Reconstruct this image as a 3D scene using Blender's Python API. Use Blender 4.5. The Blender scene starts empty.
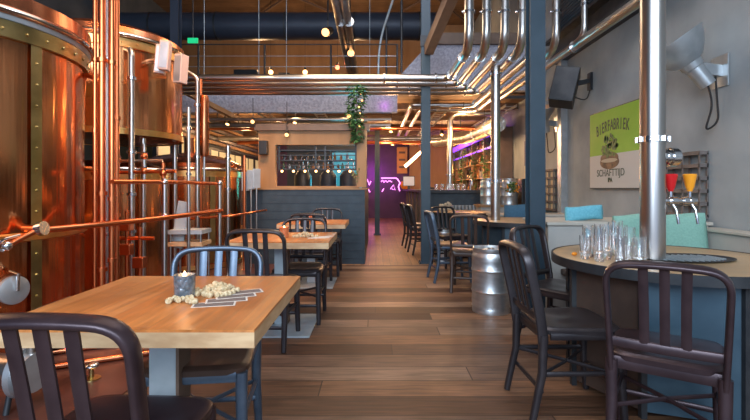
import bpy, bmesh, math, random
from mathutils import Vector, Matrix, noise
PI = math.pi
S = bpy.context.scene
COL = S.collection
rnd = random.Random(7)

# ------------------------------------------------------------------ camera
cam_d = bpy.data.cameras.new('camera'); cam = bpy.data.objects.new('camera', cam_d); COL.objects.link(cam)
cam.location = (0, 0, 1.16); cam.rotation_euler = (PI/2, 0, 0)
cam_d.sensor_width = 36; cam_d.lens = 453/750*36
cam_d.shift_y = -22/750; cam_d.shift_x = -1/750
cam_d.clip_start = .05
S.camera = cam
# ------------------------------------------------------------------ world, exposure
S.view_settings.view_transform = 'Standard'; S.view_settings.look = 'None'
S.view_settings.gamma = 1; S.view_settings.exposure = 0.12
W = bpy.data.worlds.new('world'); S.world = W; W.use_nodes = True
W.node_tree.nodes['Background'].inputs[0].default_value = (.50, .66, 1, 1)
W.node_tree.nodes['Background'].inputs[1].default_value = .85

def light(kind, name, loc, energy, color, rot=(0,0,0), size=.2, sy=None, spot=None, blend=.6):
    d = bpy.data.lights.new(name, kind); d.energy = energy; d.color = color
    if kind == 'AREA':
        d.size = size
        if sy: d.shape = 'RECTANGLE'; d.size_y = sy
    elif kind in ('POINT', 'SPOT'): d.shadow_soft_size = size
    if kind == 'SPOT': d.spot_size = math.radians(spot or 70); d.spot_blend = blend
    o = bpy.data.objects.new(name, d); COL.objects.link(o); o.location = loc; o.rotation_euler = rot
    return o
def aim(o, t):
    o.rotation_euler = (Vector(t)-o.location).to_track_quat('-Z', 'Y').to_euler(); return o
WARM = (1, .58, .27); COOL = (.72, .86, 1)
# unseen area light added to strengthen daylight from the open front behind the camera
aim(light('AREA', 'daylight_fill', (.9, -2.6, 3.4), 330, COOL, size=5.5, sy=3), (.6, 4, .6))
# warm area light under the ceiling of the double-height hall
light('AREA', 'hall_warm_wash', (-.6, 3.6, 5.9), 75, (1, .80, .62), size=4, sy=4)
aim(light('AREA', 'daylight_fill', (-1.6, -2.7, 2.8), 170, COOL, size=2.5, sy=2.2), (3, 4.5, 1.7))  # second unseen cool area light, added to brighten the right wall
aim(light('AREA', 'fascia_fill', (1.0, 4.2, 5.9), 170, (.78,.85,1), size=3, sy=2.5), (.8, 8.4, 2.6))  # unseen cool area light added to brighten the fascia; the roof is closed
aim(light('SPOT', 'tank_spot_near', (-1.2, 1.6, 4.6), 330, (1, .50, .22), size=.12, spot=70), (-2.6, 3.6, 1.6))
aim(light('SPOT', 'tank_spot_far', (-1.3, 3.6, 4.4), 470, (1, .46, .18), size=.12, spot=75), (-2.7, 5.2, 1.6))
aim(light('SPOT', 'magenta_spot', (-1.9, 1.6, 4.9), 60, (.9, .1, 1), size=.05, spot=24), (-2.2, 3.0, 2.1))
# lower ceiling: warm lamps
for x, y, e in ((-3.1,10.8,60), (-1.0,13,40), (-1.0,13,70), (.3,9.5,60), (.3,13,75), (1.9,9.4,60), (2.0,13,85), (-3,14,60)):
    light('POINT', 'ceiling_lamp_glow', (x, y, 2.35), e*.9, WARM, size=.12)
for x in (-1.7, -.9, 0): aim(light('SPOT','kiosk_fill_spot',(x,5.9,2.95),32,WARM,size=.08,spot=70),(x,7.1,1.8))  # unseen warm spots added to light the kiosk front
light('AREA', 'table_row_glow', (-.4, 6.2, 3.6), 45, (1, .74, .5), size=1.5)
# upper floor
for x, y, e in ((-3, 11.8, 55), (-.6, 11.8, 55), (2.0, 11.8, 30)):
    light('POINT', 'mezzanine_glow', (x, y, 4.35), e, (1,.6,.3), size=.15)
# coloured light at the back
light('POINT', 'magenta_back_glow', (-.1, 16.9, 1.7), 22, (.85, .12, 1), size=.3)
light('POINT', 'magenta_post_glow', (.16, 8.38, 2.70), .5, (.85, .1, 1), size=.05)
for x in (-1.6,-.6): light('POINT','kiosk_ceiling_fill',(x,8.95,2.7),12,WARM,size=.08)  # warm point lights added to brighten the ceiling pipes above the kiosk
aim(light('AREA', 'teal_glow', (-.6, 9.9, 1.35), 14, (.05, .75, 1), size=.7), (-.7, 8, 1.2))

# ------------------------------------------------------------------ materials
def mat(name, col, rough=.5, metal=0, col2=None, nscale=6, stretch=(1,1,1), bump=0, emis=None, es=0, spec=None, detail=4, rvar=0, trans=0, coat=0, coords='Object'):
    m = bpy.data.materials.new(name); m.use_nodes = True
    nt = m.node_tree; b = nt.nodes['Principled BSDF']
    b.inputs['Base Color'].default_value = (*col, 1); b.inputs['Roughness'].default_value = rough; b.inputs['Metallic'].default_value = metal
    if spec is not None: b.inputs['Specular IOR Level'].default_value = spec
    if trans: b.inputs['Transmission Weight'].default_value = trans
    if coat: b.inputs['Coat Weight'].default_value = coat
    if emis: b.inputs['Emission Color'].default_value = (*emis, 1); b.inputs['Emission Strength'].default_value = es
    if col2 or bump or rvar:
        tc = nt.nodes.new('ShaderNodeTexCoord'); mp = nt.nodes.new('ShaderNodeMapping'); nz = nt.nodes.new('ShaderNodeTexNoise')
        mp.inputs['Scale'].default_value = stretch
        nz.inputs['Scale'].default_value = nscale; nz.inputs['Detail'].default_value = detail
        nt.links.new(tc.outputs[coords], mp.inputs[0]); nt.links.new(mp.outputs[0], nz.inputs['Vector'])
        if col2:
            rp = nt.nodes.new('ShaderNodeValToRGB')
            rp.color_ramp.elements[0].position = .35; rp.color_ramp.elements[1].position = .65
            rp.color_ramp.elements[0].color = (*col, 1); rp.color_ramp.elements[1].color = (*col2, 1)
            nt.links.new(nz.outputs[0], rp.inputs[0]); nt.links.new(rp.outputs[0], b.inputs['Base Color'])
        if bump:
            bp = nt.nodes.new('ShaderNodeBump'); bp.inputs['Strength'].default_value = bump; bp.inputs['Distance'].default_value = .02
            nt.links.new(nz.outputs[0], bp.inputs['Height']); nt.links.new(bp.outputs[0], b.inputs['Normal'])
        if rvar:
            mr = nt.nodes.new('ShaderNodeMapRange'); mr.inputs[3].default_value = max(.03, rough-rvar); mr.inputs[4].default_value = rough+rvar
            nt.links.new(nz.outputs[0], mr.inputs[0]); nt.links.new(mr.outputs[0], b.inputs['Roughness'])
    return m

def plank_mat(name, cols, rough, plen, pw, axis='X', gap=.004, gapcol=(.03,.02,.015), grain=.45, seed=0., coords='Object', mort=.6):
    """boards running along axis, each board its own tone"""
    m = bpy.data.materials.new(name); m.use_nodes = True; nt = m.node_tree; b = nt.nodes['Principled BSDF']
    N = nt.nodes.new; L = nt.links.new
    tc = N('ShaderNodeTexCoord'); mp = N('ShaderNodeMapping')
    if axis == 'Y': mp.inputs['Rotation'].default_value = (0, 0, PI/2)
    mp.inputs['Location'].default_value = (seed, seed*.37, 0)
    L(tc.outputs[coords], mp.inputs[0])
    br = N('ShaderNodeTexBrick'); br.inputs['Scale'].default_value = 1; br.inputs['Brick Width'].default_value = plen; br.inputs['Row Height'].default_value = pw
    br.inputs['Mortar Size'].default_value = gap; br.inputs['Mortar Smooth'].default_value = .1; br.inputs['Bias'].default_value = 0
    br.offset = 0; br.offset_frequency = 2
    br.inputs['Color1'].default_value = (0,0,0,1); br.inputs['Color2'].default_value = (1,1,1,1); br.inputs['Mortar'].default_value = (.5,.5,.5,1)
    # every row of boards gets its own random shift along its length
    sp = N('ShaderNodeSeparateXYZ'); L(mp.outputs[0], sp.inputs[0])
    dv = N('ShaderNodeMath'); dv.operation = 'DIVIDE'; dv.inputs[1].default_value = pw; L(sp.outputs[1], dv.inputs[0])
    fl = N('ShaderNodeMath'); fl.operation = 'FLOOR'; L(dv.outputs[0], fl.inputs[0])
    wn = N('ShaderNodeTexWhiteNoise'); wn.noise_dimensions = '1D'; L(fl.outputs[0], wn.inputs['W'])
    ma = N('ShaderNodeMath'); ma.operation = 'MULTIPLY_ADD'; ma.inputs[1].default_value = plen; L(wn.outputs['Value'], ma.inputs[0]); L(sp.outputs[0], ma.inputs[2])
    cb = N('ShaderNodeCombineXYZ'); L(ma.outputs[0], cb.inputs[0]); L(sp.outputs[1], cb.inputs[1])
    L(cb.outputs[0], br.inputs['Vector'])
    rp = N('ShaderNodeValToRGB'); cr = rp.color_ramp
    while len(cr.elements) < len(cols): cr.elements.new(.5)
    for i, c in enumerate(cols): cr.elements[i].position = i/(len(cols)-1); cr.elements[i].color = (*c, 1)
    L(br.outputs['Color'], rp.inputs[0])
    mg = N('ShaderNodeMapping'); mg.inputs['Scale'].default_value = (1.3, 16, 16) 
    L(mp.outputs[0], mg.inputs[0])
    ng = N('ShaderNodeTexNoise'); ng.inputs['Scale'].default_value = 2.6; ng.inputs['Detail'].default_value = 7; ng.inputs['Distortion'].default_value = .6
    L(mg.outputs[0], ng.inputs['Vector'])
    mr = N('ShaderNodeMapRange'); mr.inputs[1].default_value = .3; mr.inputs[2].default_value = .7; mr.inputs[3].default_value = 1-grain; mr.inputs[4].default_value = 1+grain*.7
    L(ng.outputs[0], mr.inputs[0])
    n2 = N('ShaderNodeTexNoise'); n2.inputs['Scale'].default_value = 1.7; n2.inputs['Detail'].default_value = 5
    L(mp.outputs[0], n2.inputs['Vector'])
    m2 = N('ShaderNodeMapRange'); m2.inputs[1].default_value = .3; m2.inputs[2].default_value = .7; m2.inputs[3].default_value = .62; m2.inputs[4].default_value = 1.18
    L(n2.outputs[0], m2.inputs[0])
    mu = N('ShaderNodeMath'); mu.operation = 'MULTIPLY'; L(mr.outputs[0], mu.inputs[0]); L(m2.outputs[0], mu.inputs[1])
    vm = N('ShaderNodeVectorMath'); vm.operation = 'SCALE'; L(rp.outputs[0], vm.inputs[0]); L(mu.outputs[0], vm.inputs['Scale'])
    mx = N('ShaderNodeMix'); mx.data_type = 'RGBA'; mx.inputs[7].default_value = (*gapcol, 1)
    mm = N('ShaderNodeMath'); mm.operation = 'MULTIPLY'; mm.inputs[1].default_value = mort; L(br.outputs['Fac'], mm.inputs[0])
    L(mm.outputs[0], mx.inputs[0]); L(vm.outputs[0], mx.inputs[6]); L(mx.outputs[2], b.inputs['Base Color'])
    r2 = N('ShaderNodeMapRange'); r2.inputs[3].default_value = rough-.12; r2.inputs[4].default_value = rough+.15; L(ng.outputs[0], r2.inputs[0]); L(r2.outputs[0], b.inputs['Roughness'])
    bp = N('ShaderNodeBump'); bp.inputs['Strength'].default_value = .25; bp.inputs['Distance'].default_value = .004; L(ng.outputs[0], bp.inputs['Height']); L(bp.outputs[0], b.inputs['Normal'])
    return m

M = {}
M['floor'] = plank_mat('old floor boards', [(.045,.022,.014),(.20,.10,.054),(.27,.165,.11),(.08,.04,.025),(.25,.125,.065),(.33,.22,.15),(.12,.06,.036)], .50, 2.9, .21, grain=.5)
M['floor_aisle'] = plank_mat('aisle boards', [(.22,.11,.05),(.29,.155,.075),(.34,.19,.095)], .42, 2.2, .11, axis='Y')
M['floor_tile'] = mat('dark red brewery tile', (.07,.028,.022), .3, 0, (.12,.045,.033), 3, bump=.1)
M['concrete'] = mat('grey concrete wall', (.25,.28,.295), .85, 0, (.37,.40,.41), 1.6, bump=.25, detail=9)
M['dark_wall'] = mat('dark hall wall', (.045,.055,.065), .8, 0, (.075,.085,.095), 2)
M['purple_wall'] = mat('violet wall paint', (.07,.035,.11), .7, 0, (.09,.045,.13), 3)
M['tan_wall'] = mat('tan plywood', (.27,.145,.06), .6, 0, (.35,.20,.09), 4, (1,1,.2))
M['tan_ceiling'] = plank_mat('ceiling boards', [(.15,.085,.045),(.21,.125,.068),(.18,.105,.056)], .7, 3, .16)
M['fascia'] = mat('sprayed insulation', (.30,.31,.38), .95, 0, (.46,.46,.54), 26, bump=1.0, detail=8)
M['steelblue'] = mat('blue grey paint', (.018,.040,.060), .45, 0, (.027,.052,.075), 5)
M['navy'] = mat('navy panel paint', (.012,.028,.044), .5, 0, (.022,.042,.062), 7, bump=.15)
M['dark_steel'] = mat('blackened steel', (.03,.033,.038), .45, .4, (.05,.052,.056), 8)
M['duct'] = mat('navy duct', (.03,.04,.062), .5, .2, (.04,.052,.078), 2)
M['stain'] = mat('brushed stainless', (.52,.49,.46), .29, 1)
M['keg'] = mat('matt keg steel', (.55,.57,.58), .36, .9, (.66,.68,.69), 9, (1,1,4), rvar=.06)
M['chrome'] = mat('polished steel', (.64,.64,.65), .17, 1)
M['copper'] = mat('polished copper', (.68,.26,.115), .2, 1, (.93,.40,.16), 2.6, (3.2,3.2,.12), bump=.5, rvar=.07, detail=3)
M['copper_dark'] = mat('aged copper', (.48,.15,.07), .26, 1, (.68,.26,.12), 3, (2,2,.2), bump=.2, rvar=.06)
M['copper_pipe'] = mat('copper pipe', (.74,.22,.085), .28, 1)
M['brass'] = mat('aged brass', (.40,.30,.12), .33, 1, (.55,.42,.18), 7, rvar=.06)
M['brass_hot'] = mat('orange brass', (.85,.45,.14), .3, 1, (.95,.58,.22), 12, rvar=.06)
M['chair_dark'] = mat('dark brushed metal', (.040,.025,.030), .32, .5, (.06,.037,.042), 12, rvar=.06)
M['chair_black'] = mat('black metal', (.035,.030,.034), .34, .5, (.05,.042,.045), 12)
M['chair_blue'] = mat('blue grey metal', (.075,.105,.15), .34, .5, (.10,.135,.185), 12)
M['chair_brown'] = mat('dark brown wood', (.04,.022,.016), .4, 0, (.06,.032,.022), 10)
M['table_wood'] = plank_mat('oak table planks', [(.56,.175,.042),(.66,.24,.065),(.60,.20,.05),(.70,.275,.085)], .34, .9, .085, axis='Y', gap=.0008, gapcol=(.3,.15,.07), grain=.24, mort=.45)
for _m in ('table_wood','floor'): M[_m].node_tree.nodes['Principled BSDF'].inputs['Specular IOR Level'].default_value = .32
M['table_edge'] = mat('pale end grain', (.60,.40,.22), .5, 0, (.44,.26,.13), 9, (1,1,3))
M['round_wood'] = plank_mat('round table boards', [(.50,.33,.17),(.58,.39,.21),(.54,.36,.19)], .33, 1.3, .1, gap=.001, grain=.18, mort=.4)
M['grey_steel'] = mat('grey steel plate', (.38,.45,.49), .4, .3, (.48,.55,.59), 8)
M['drum_blue'] = mat('blue table base', (.035,.07,.10), .36, .25, (.055,.10,.135), 5)
M['bench'] = mat('pale grey bench plaster', (.42,.40,.37), .8, 0, (.46,.43,.39), 9)
M['bench_top'] = mat('pale bench top', (.46,.42,.36), .6, 0, (.52,.48,.41), 5)
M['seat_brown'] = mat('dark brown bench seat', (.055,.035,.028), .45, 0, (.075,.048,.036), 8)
M['teal_cush'] = mat('mint fabric', (.24,.46,.37), .9, 0, (.28,.52,.42), 60, bump=.2)
M['blue_cush'] = mat('light blue fabric', (.13,.42,.52), .9, 0, (.17,.5,.6), 60, bump=.2)
M['navy_cush'] = mat('blue fabric', (.045,.12,.2), .9, 0, (.06,.15,.24), 60)
M['glass'] = mat('clear glass', (1,1,1), .04, 0, trans=.975, coat=.5)
M['smoke_glass'] = mat('hammered smoke glass', (.13,.16,.19), .15, .5, (.3,.34,.38), 50, bump=.4)
M['amber_glass'] = mat('amber glass', (.45,.13,.05), .2, .1, (.6,.2,.08), 40, bump=.6)
M['flame'] = mat('candle flame', (1,.6,.3), .5, emis=(1,.55,.22), es=14)
M['wax'] = mat('candle wax', (.85,.7,.5), .5, emis=(1,.45,.15), es=.5)
M['peanut'] = mat('peanut shell', (.50,.35,.18), .8, 0, (.74,.60,.38), 90, bump=.6)
M['paper'] = mat('pale card', (.66,.60,.54), .7)
M['paper_dark'] = mat('dark print', (.13,.10,.10), .7, 0, (.2,.15,.13), 60)
M['black'] = mat('black plastic', (.012,.013,.015), .4)
M['rubber'] = mat('black cable', (.01,.01,.012), .6)
M['red_tap'] = mat('red handle', (.55,.012,.015), .3)
M['orange_tap'] = mat('orange handle', (.85,.32,.02), .3)
M['green_poster'] = mat('green print', (.19,.42,.02), .6, 0, (.22,.45,.03), 4)
M['white_poster'] = mat('pale print', (.50,.50,.48), .6)
M['dark_print'] = mat('dark green print', (.03,.055,.03), .6)
M['leaf'] = mat('green leaf', (.022,.085,.03), .55, 0, (.06,.17,.045), 14)
M['hop_green'] = mat('hop print', (.03,.08,.02), .6, 0, (.16,.24,.07), 24)
M['barrel_brown'] = mat('barrel print', (.05,.025,.015), .6, 0, (.20,.11,.06), 14)
M['lamp_grey'] = mat('grey lamp metal', (.42,.45,.47), .35, .7, (.5,.53,.55), 10)
M['reflector'] = mat('warm reflector', (.8,.5,.3), .4, .5)
M['bulb'] = mat('warm bulb', (1,.7,.4), .5, emis=(1,.50,.18), es=6)
M['bulb_soft'] = mat('soft warm lamp', (1,.6,.3), .5, emis=(1,.42,.14), es=3)
M['tube'] = mat('neon tube warm', (1,.8,.6), .5, emis=(1,.62,.36), es=10)
M['neon_pink'] = mat('neon tube pink', (1,.3,1), .5, emis=(1,.30,.95), es=2.6)
M['led_violet'] = mat('violet led', (.3,.1,1), .5, emis=(.22,.05,1), es=1.5)
M['led_red'] = mat('red lamp', (1,.1,.1), .5, emis=(1,.12,.05), es=9)
M['exit_green'] = mat('exit sign green', (.0,.5,.2), .5, emis=(.02,.75,.25), es=.5)
M['screen'] = mat('monitor glow', (.3,.35,.4), .3, emis=(.45,.5,.6), es=.25)
M['white'] = mat('pinkish brushed metal', (.55,.42,.38), .5)
M['orange'] = mat('orange plastic', (.8,.28,.02), .5)
M['orange_board'] = mat('orange plywood', (.6,.3,.08), .6, 0, (.7,.36,.1), 7)
M['window'] = mat('daylit milk glass', (.5,.45,.3), .4, emis=(.9,.66,.30), es=.42)
M['teal_window'] = mat('teal lit glass', (.05,.2,.25), .2, emis=(.02,.35,.5), es=.5)
M['rack_grey'] = mat('grey rack wood', (.13,.105,.095), .7, 0, (.19,.155,.14), 14)
M['galv'] = mat('galvanised duct', (.42,.42,.42), .32, .85, (.56,.55,.53), 6, rvar=.08)
M['brown_beam'] = mat('brown steel beam', (.13,.085,.06), .55, .1, (.17,.11,.08), 6)
M['foil'] = mat('foil wrapped duct', (.7,.68,.64), .3, .9, (.8,.78,.74), 14, bump=.8)
M['cream'] = mat('warm cream card', (.5,.42,.3), .8)
bottle_mats = [mat('bottle '+n, c, .15, 0) for n, c in (('brown',(.07,.028,.012)),('amber',(.3,.12,.03)),('green',(.02,.07,.03)),('clear',(.3,.3,.32)),('dark',(.03,.02,.02)))]

# ------------------------------------------------------------------ mesh helpers
def basis(d, up=Vector((0,0,1))):
    d = d.normalized()
    if abs(d.dot(up)) > .98: up = Vector((0,1,0)) if abs(d.y) < .9 else Vector((1,0,0))
    s = d.cross(up).normalized(); u = s.cross(d).normalized()
    return s, u
def fillet(pts, r, n=6):
    pts = [Vector(p) for p in pts]; out = [pts[0]]
    for i in range(1, len(pts)-1):
        a, p, b = pts[i-1], pts[i], pts[i+1]
        rr = r[i-1] if isinstance(r, (list, tuple)) else r
        da = (a-p); db = (b-p); k = min(rr, da.length*.49, db.length*.49)
        p0 = p+da.normalized()*k; p1 = p+db.normalized()*k
        for t in range(n+1):
            t /= n; out.append(p0*(1-t)**2+p*2*t*(1-t)+p1*t*t)
    out.append(pts[-1]); return out
class MB:
    def __init__(s): s.v = []; s.f = []; s.mi = []; s.cur = 0
    def add(s, vs, fs):
        o = len(s.v); s.v += [tuple(v) for v in vs]
        for f in fs: s.f.append(tuple(i+o for i in f)); s.mi.append(s.cur)
        return s
    def slot(s, i): s.cur = i; return s
    def box(s, x0, x1, y0, y1, z0, z1, m=None):
        vs = [Vector((x, y, z)) for x in (x0, x1) for y in (y0, y1) for z in (z0, z1)]
        if m is not None: vs = [m @ v for v in vs]
        return s.add(vs, [(0,1,3,2),(4,6,7,5),(0,4,5,1),(2,3,7,6),(0,2,6,4),(1,5,7,3)])
    def bar(s, a, b, w, h, up=(0,0,1)):
        a, b = Vector(a), Vector(b); sd, u = basis(b-a, Vector(up)); vs = []
        for p in (a, b):
            for i, j in ((-1,-1),(1,-1),(1,1),(-1,1)): vs.append(p+sd*i*w/2+u*j*h/2)
        return s.add(vs, [(3,2,1,0),(4,5,6,7),(0,1,5,4),(1,2,6,5),(2,3,7,6),(3,0,4,7)])
    def tube(s, pts, r, seg=10, up=(0,0,1), ry=None, cap=True, power=1, fix=False):
        pts = [Vector(p) for p in pts]; n = len(pts)
        rs = r if isinstance(r, (list, tuple)) else [r]*n
        T = []
        for i in range(n):
            d = (pts[min(i+1, n-1)]-pts[max(i-1, 0)]); T.append(d.normalized())
        sd, u = basis(T[0], Vector(up)); vs = []; fs = []
        for i in range(n):
            if fix: sd, u = basis(T[i], Vector(up))
            elif i: 
                u = (u-T[i]*u.dot(T[i])).normalized(); sd = T[i].cross(u).normalized()
            for k in range(seg):
                a = 2*PI*(k+.5)/seg; c, q = math.cos(a), math.sin(a)
                if power != 1: c = math.copysign(abs(c)**power, c); q = math.copysign(abs(q)**power, q)
                ra = rs[i]; rb = (ry*rs[i]/rs[0]) if ry else ra
                vs.append(pts[i]+sd*c*ra+u*q*rb)
        for i in range(n-1):
            for k in range(seg):
                k2 = (k+1) % seg; fs.append((i*seg+k, i*seg+k2, (i+1)*seg+k2, (i+1)*seg+k))
        if cap: fs.append(tuple(range(seg-1, -1, -1))); fs.append(tuple((n-1)*seg+k for k in range(seg)))
        return s.add(vs, fs)
    def cyl(s, a, b, r, r2=None, seg=16): return s.tube([a, b], [r, r if r2 is None else r2], seg)
    def lathe(s, prof, c=(0,0,0), seg=32, m=None, a0=0, a1=2*PI, cap=True):
        c = Vector(c); vs = []; fs = []; full = abs(a1-a0-2*PI) < 1e-6; ns = seg if full else seg+1
        for r, z in prof:
            for k in range(ns):
                a = a0+(a1-a0)*k/seg; p = Vector((r*math.cos(a), r*math.sin(a), z))
                vs.append((m @ p if m is not None else p)+c)
        for i in range(len(prof)-1):
            for k in range(seg):
                k2 = (k+1) % ns if full else k+1
                fs.append((i*ns+k, i*ns+k2, (i+1)*ns+k2, (i+1)*ns+k))
        if full and cap:
            if prof[0][0] > 1e-5: fs.append(tuple(range(ns-1, -1, -1)))
            if prof[-1][0] > 1e-5: fs.append(tuple((len(prof)-1)*ns+k for k in range(ns)))
        return s.add(vs, fs)
    def ball(s, c, r, seg=10, sc=(1,1,1), m=None):
        n = max(4, seg//2); pr = [(max(1e-6, r*math.sin(PI*i/n)), -r*math.cos(PI*i/n)) for i in range(n+1)]
        mm = Matrix.Diagonal(Vector((*sc, 1))).to_3x3()
        if m is not None: mm = m.to_3x3() @ mm
        return s.lathe(pr, c, seg, mm)
    def prism(s, poly, ax, a, b):
        def P(p, t): return {'x': (t, p[0], p[1]), 'y': (p[0], t, p[1]), 'z': (p[0], p[1], t)}[ax]
        n = len(poly); vs = [P(p, a) for p in poly]+[P(p, b) for p in poly]
        return s.add(vs, [tuple(range(n-1,-1,-1)), tuple(range(n, 2*n))]+[(i, (i+1)%n, n+(i+1)%n, n+i) for i in range(n)])
    def disc_slab(s, fn, ztop, zbot, rings=5, seg=36):
        """fn(a) -> outline (x, y); ztop(x, y, t) height of the top"""
        vs = []; fs = []
        for i in range(rings+1):
            t = i/rings
            for k in range(seg):
                x, y = fn(2*PI*k/seg); x *= t if i else .001; y *= t if i else .001
                vs.append((x, y, ztop(x, y, t)))
        for k in range(seg):
            x, y = fn(2*PI*k/seg); vs.append((x*.985, y*.985, zbot))
        for i in range(rings+1):
            for k in range(seg):
                k2 = (k+1) % seg; fs.append((i*seg+k, i*seg+k2, (i+1)*seg+k2, (i+1)*seg+k))
        fs.append(tuple((rings+1)*seg+k for k in range(seg-1, -1, -1)))
        return s.add(vs, fs)
    def build(s, name, mats, parent=None, smooth=30, bevel=0, loc=None, bseg=2):
        me = bpy.data.meshes.new(name); me.from_pydata(s.v, [], s.f)
        if not isinstance(mats, (list, tuple)): mats = [mats]
        for m in mats: me.materials.append(M[m] if isinstance(m, str) else m)
        if len(mats) > 1:
            for p, i in zip(me.polygons, s.mi): p.material_index = i
        bm = bmesh.new(); bm.from_mesh(me); bmesh.ops.recalc_face_normals(bm, faces=bm.faces)
        if bevel: 
            ed = [e for e in bm.edges if len(e.link_faces) == 2 and e.calc_face_angle(0) > .6]
            bmesh.ops.bevel(bm, geom=ed, offset=bevel, segments=bseg, affect='EDGES', profile=.6)
        bm.to_mesh(me); bm.free()
        if smooth:
            for p in me.polygons: p.use_smooth = True
            me.set_sharp_from_angle(angle=math.radians(smooth+8))
        o = bpy.data.objects.new(name, me); COL.objects.link(o)
        if parent: o.parent = parent
        if loc: o.location = loc
        return o
def tag(o, label, cat, group=None, kind=None):
    o['label'] = label; o['category'] = cat
    if group: o['group'] = group
    if kind: o['kind'] = kind
    return o
def thing(name, label, cat, loc=(0,0,0), rz=0, group=None):
    o = bpy.data.objects.new(name, None); COL.objects.link(o); o.location = loc; o.rotation_euler = (0,0,rz); o.empty_display_size = .1
    return tag(o, label, cat, group)
def struct(name, mb, m, bevel=0, smooth=0):
    o = mb.build(name, m, None, smooth, bevel); o['kind'] = 'structure'; return o
def dup(o, label=None, loc=None, rz=None, group=None, parent=None):
    c = o.copy(); COL.objects.link(c)
    if parent is not None: c.parent = parent
    if label: c['label'] = label
    if loc is not None: c.location = loc
    if rz is not None: c.rotation_euler = (0,0,rz)
    if group: c['group'] = group
    for ch in list(o.children): dup(ch, parent=c)
    return c
def text_mesh(name, body, size, mt, loc, rot, parent=None, ext=.002, sx=1, align='CENTER', bold=0):
    cu = bpy.data.curves.new(name, 'FONT'); cu.body = body; cu.size = size; cu.extrude = ext; cu.align_x = align; cu.align_y = 'CENTER'; cu.offset = bold
    t = bpy.data.objects.new(name+'_c', cu); COL.objects.link(t)
    me = bpy.data.meshes.new_from_object(t); bpy.data.objects.remove(t); me.materials.clear(); me.materials.append(M[mt])
    o = bpy.data.objects.new(name, me); COL.objects.link(o); o.location = loc; o.rotation_euler = rot; o.scale = (sx, 1, 1)
    if parent: o.parent = parent
    return o

# ================================================================== THE SETTING
struct('floor', MB().box(-6.2, 3.2, -3, 6.8, -.1, 0), 'floor')
struct('floor', MB().box(-6.2, 3.2, 6.8, 17.6, -.1, 0), 'floor_aisle')
struct('floor', MB().box(-6.2, -1.42, 1.9, 12, 0, .006), 'floor_tile')
struct('wall_right', MB().box(3, 3.2, -3, 17.6, 0, 6.3), 'concrete')
struct('wall_left', MB().box(-6.2, -6, -3, 17.6, 0, 6.3), 'dark_wall')
struct('wall_back', MB().box(-6, 3, 17.4, 17.6, 0, 2.95), 'purple_wall')
struct('wall_back', MB().box(-6, 3, 14, 14.2, 3.2, 6.2), 'tan_wall')
struct('ceiling', MB().box(-6.2, 3.2, -3, 14.2, 6.2, 6.3), 'tan_ceiling')
struct('ceiling', MB().box(-6.2, 3.2, 8.62, 17.6, 2.95, 3.2), 'tan_ceiling')   # upper floor slab
struct('wall_left', MB().box(-4.35, -4.2, 8.7, 17.4, 0, 1.0).box(-4.35, -4.2, 8.7, 17.4, 2.22, 2.95), 'dark_wall')
for i in range(6):
    y0 = 8.75+i*1.42
    f = MB().box(-4.32, -4.24, y0, y0+.08, 1.0, 2.22).box(-4.32, -4.24, y0+1.34, y0+1.42, 1.0, 2.22).box(-4.32, -4.24, y0+.08, y0+1.34, 1.0, 1.07).box(-4.32, -4.24, y0+.08, y0+1.34, 2.15, 2.22).box(-4.30, -4.26, y0+.69, y0+.73, 1.07, 2.15)
    w = struct('window_%d' % (i+1), f, 'dark_steel')
    g = MB().box(-4.29, -4.275, y0+.08, y0+1.34, 1.07, 2.15).build('pane', 'window', w, 0)
# fascia of the upper floor
struct('trim_1', MB().box(-6, .40, 8.48, 8.62, 2.58, 3.18), 'fascia')
struct('trim_2', MB().prism([(.42, 2.95), (.42,3.2), (.95, 3.78), (3.0, 3.78), (3.0, 2.95)], 'y', 8.30, 8.46), 'fascia')
struct('trim_3', MB().box(.9, 3.0, 8.22, 8.50, 3.78, 3.98), 'brown_beam')
struct('trim_4', MB().box(-6, .42, 8.40, 8.64, 3.18, 3.25), 'steelblue')
struct('trim_5', MB().box(2.86, 3.0, -1, 7.35, 3.16, 3.5).box(2.72, 2.86, -1, 7.35, 3.16, 3.2).box(2.72, 2.86, -1, 7.35, 3.46, 3.5), 'dark_steel')
# teal ribbed blind above the wall beam
mb = MB()
for k in range(34): mb.box(2.93, 2.99, 2.0, 7.3, 3.6+k*.05, 3.636+k*.05)
tag(mb.build('window_blind', 'steelblue', None, 0), 'dark teal ribbed blind high on right wall above long beam', 'blind')
# lower-ceiling joists and roof bracing
for i, y in enumerate((9.6, 11.2, 12.8, 14.4, 16.0)):
    struct('trim_%d' % (6+i), MB().box(-4.2, 3, y-.05, y+.05, 2.82, 2.95), 'brown_beam')
mb = MB()
for a, b in (((-4.2,9.0,6.05),(-.2,13.9,6.05)), ((-4.2,13.9,6.03),(-.2,9.0,6.03)), ((-.2,9.0,6.05),(3,13.9,6.05)), ((-.2,13.9,6.03),(3,9.0,6.03))): mb.bar(a, b, .05, .05)
struct('trim_12', mb, 'brown_beam')
struct('trim_13', MB().box(2.9, 3.0, 7.1, 7.24, 0, 3.16), 'lamp_grey')
struct('baseboard_right', MB().box(2.97, 3.0, 4.6, 9, 0, .12), 'dark_steel')

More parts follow.
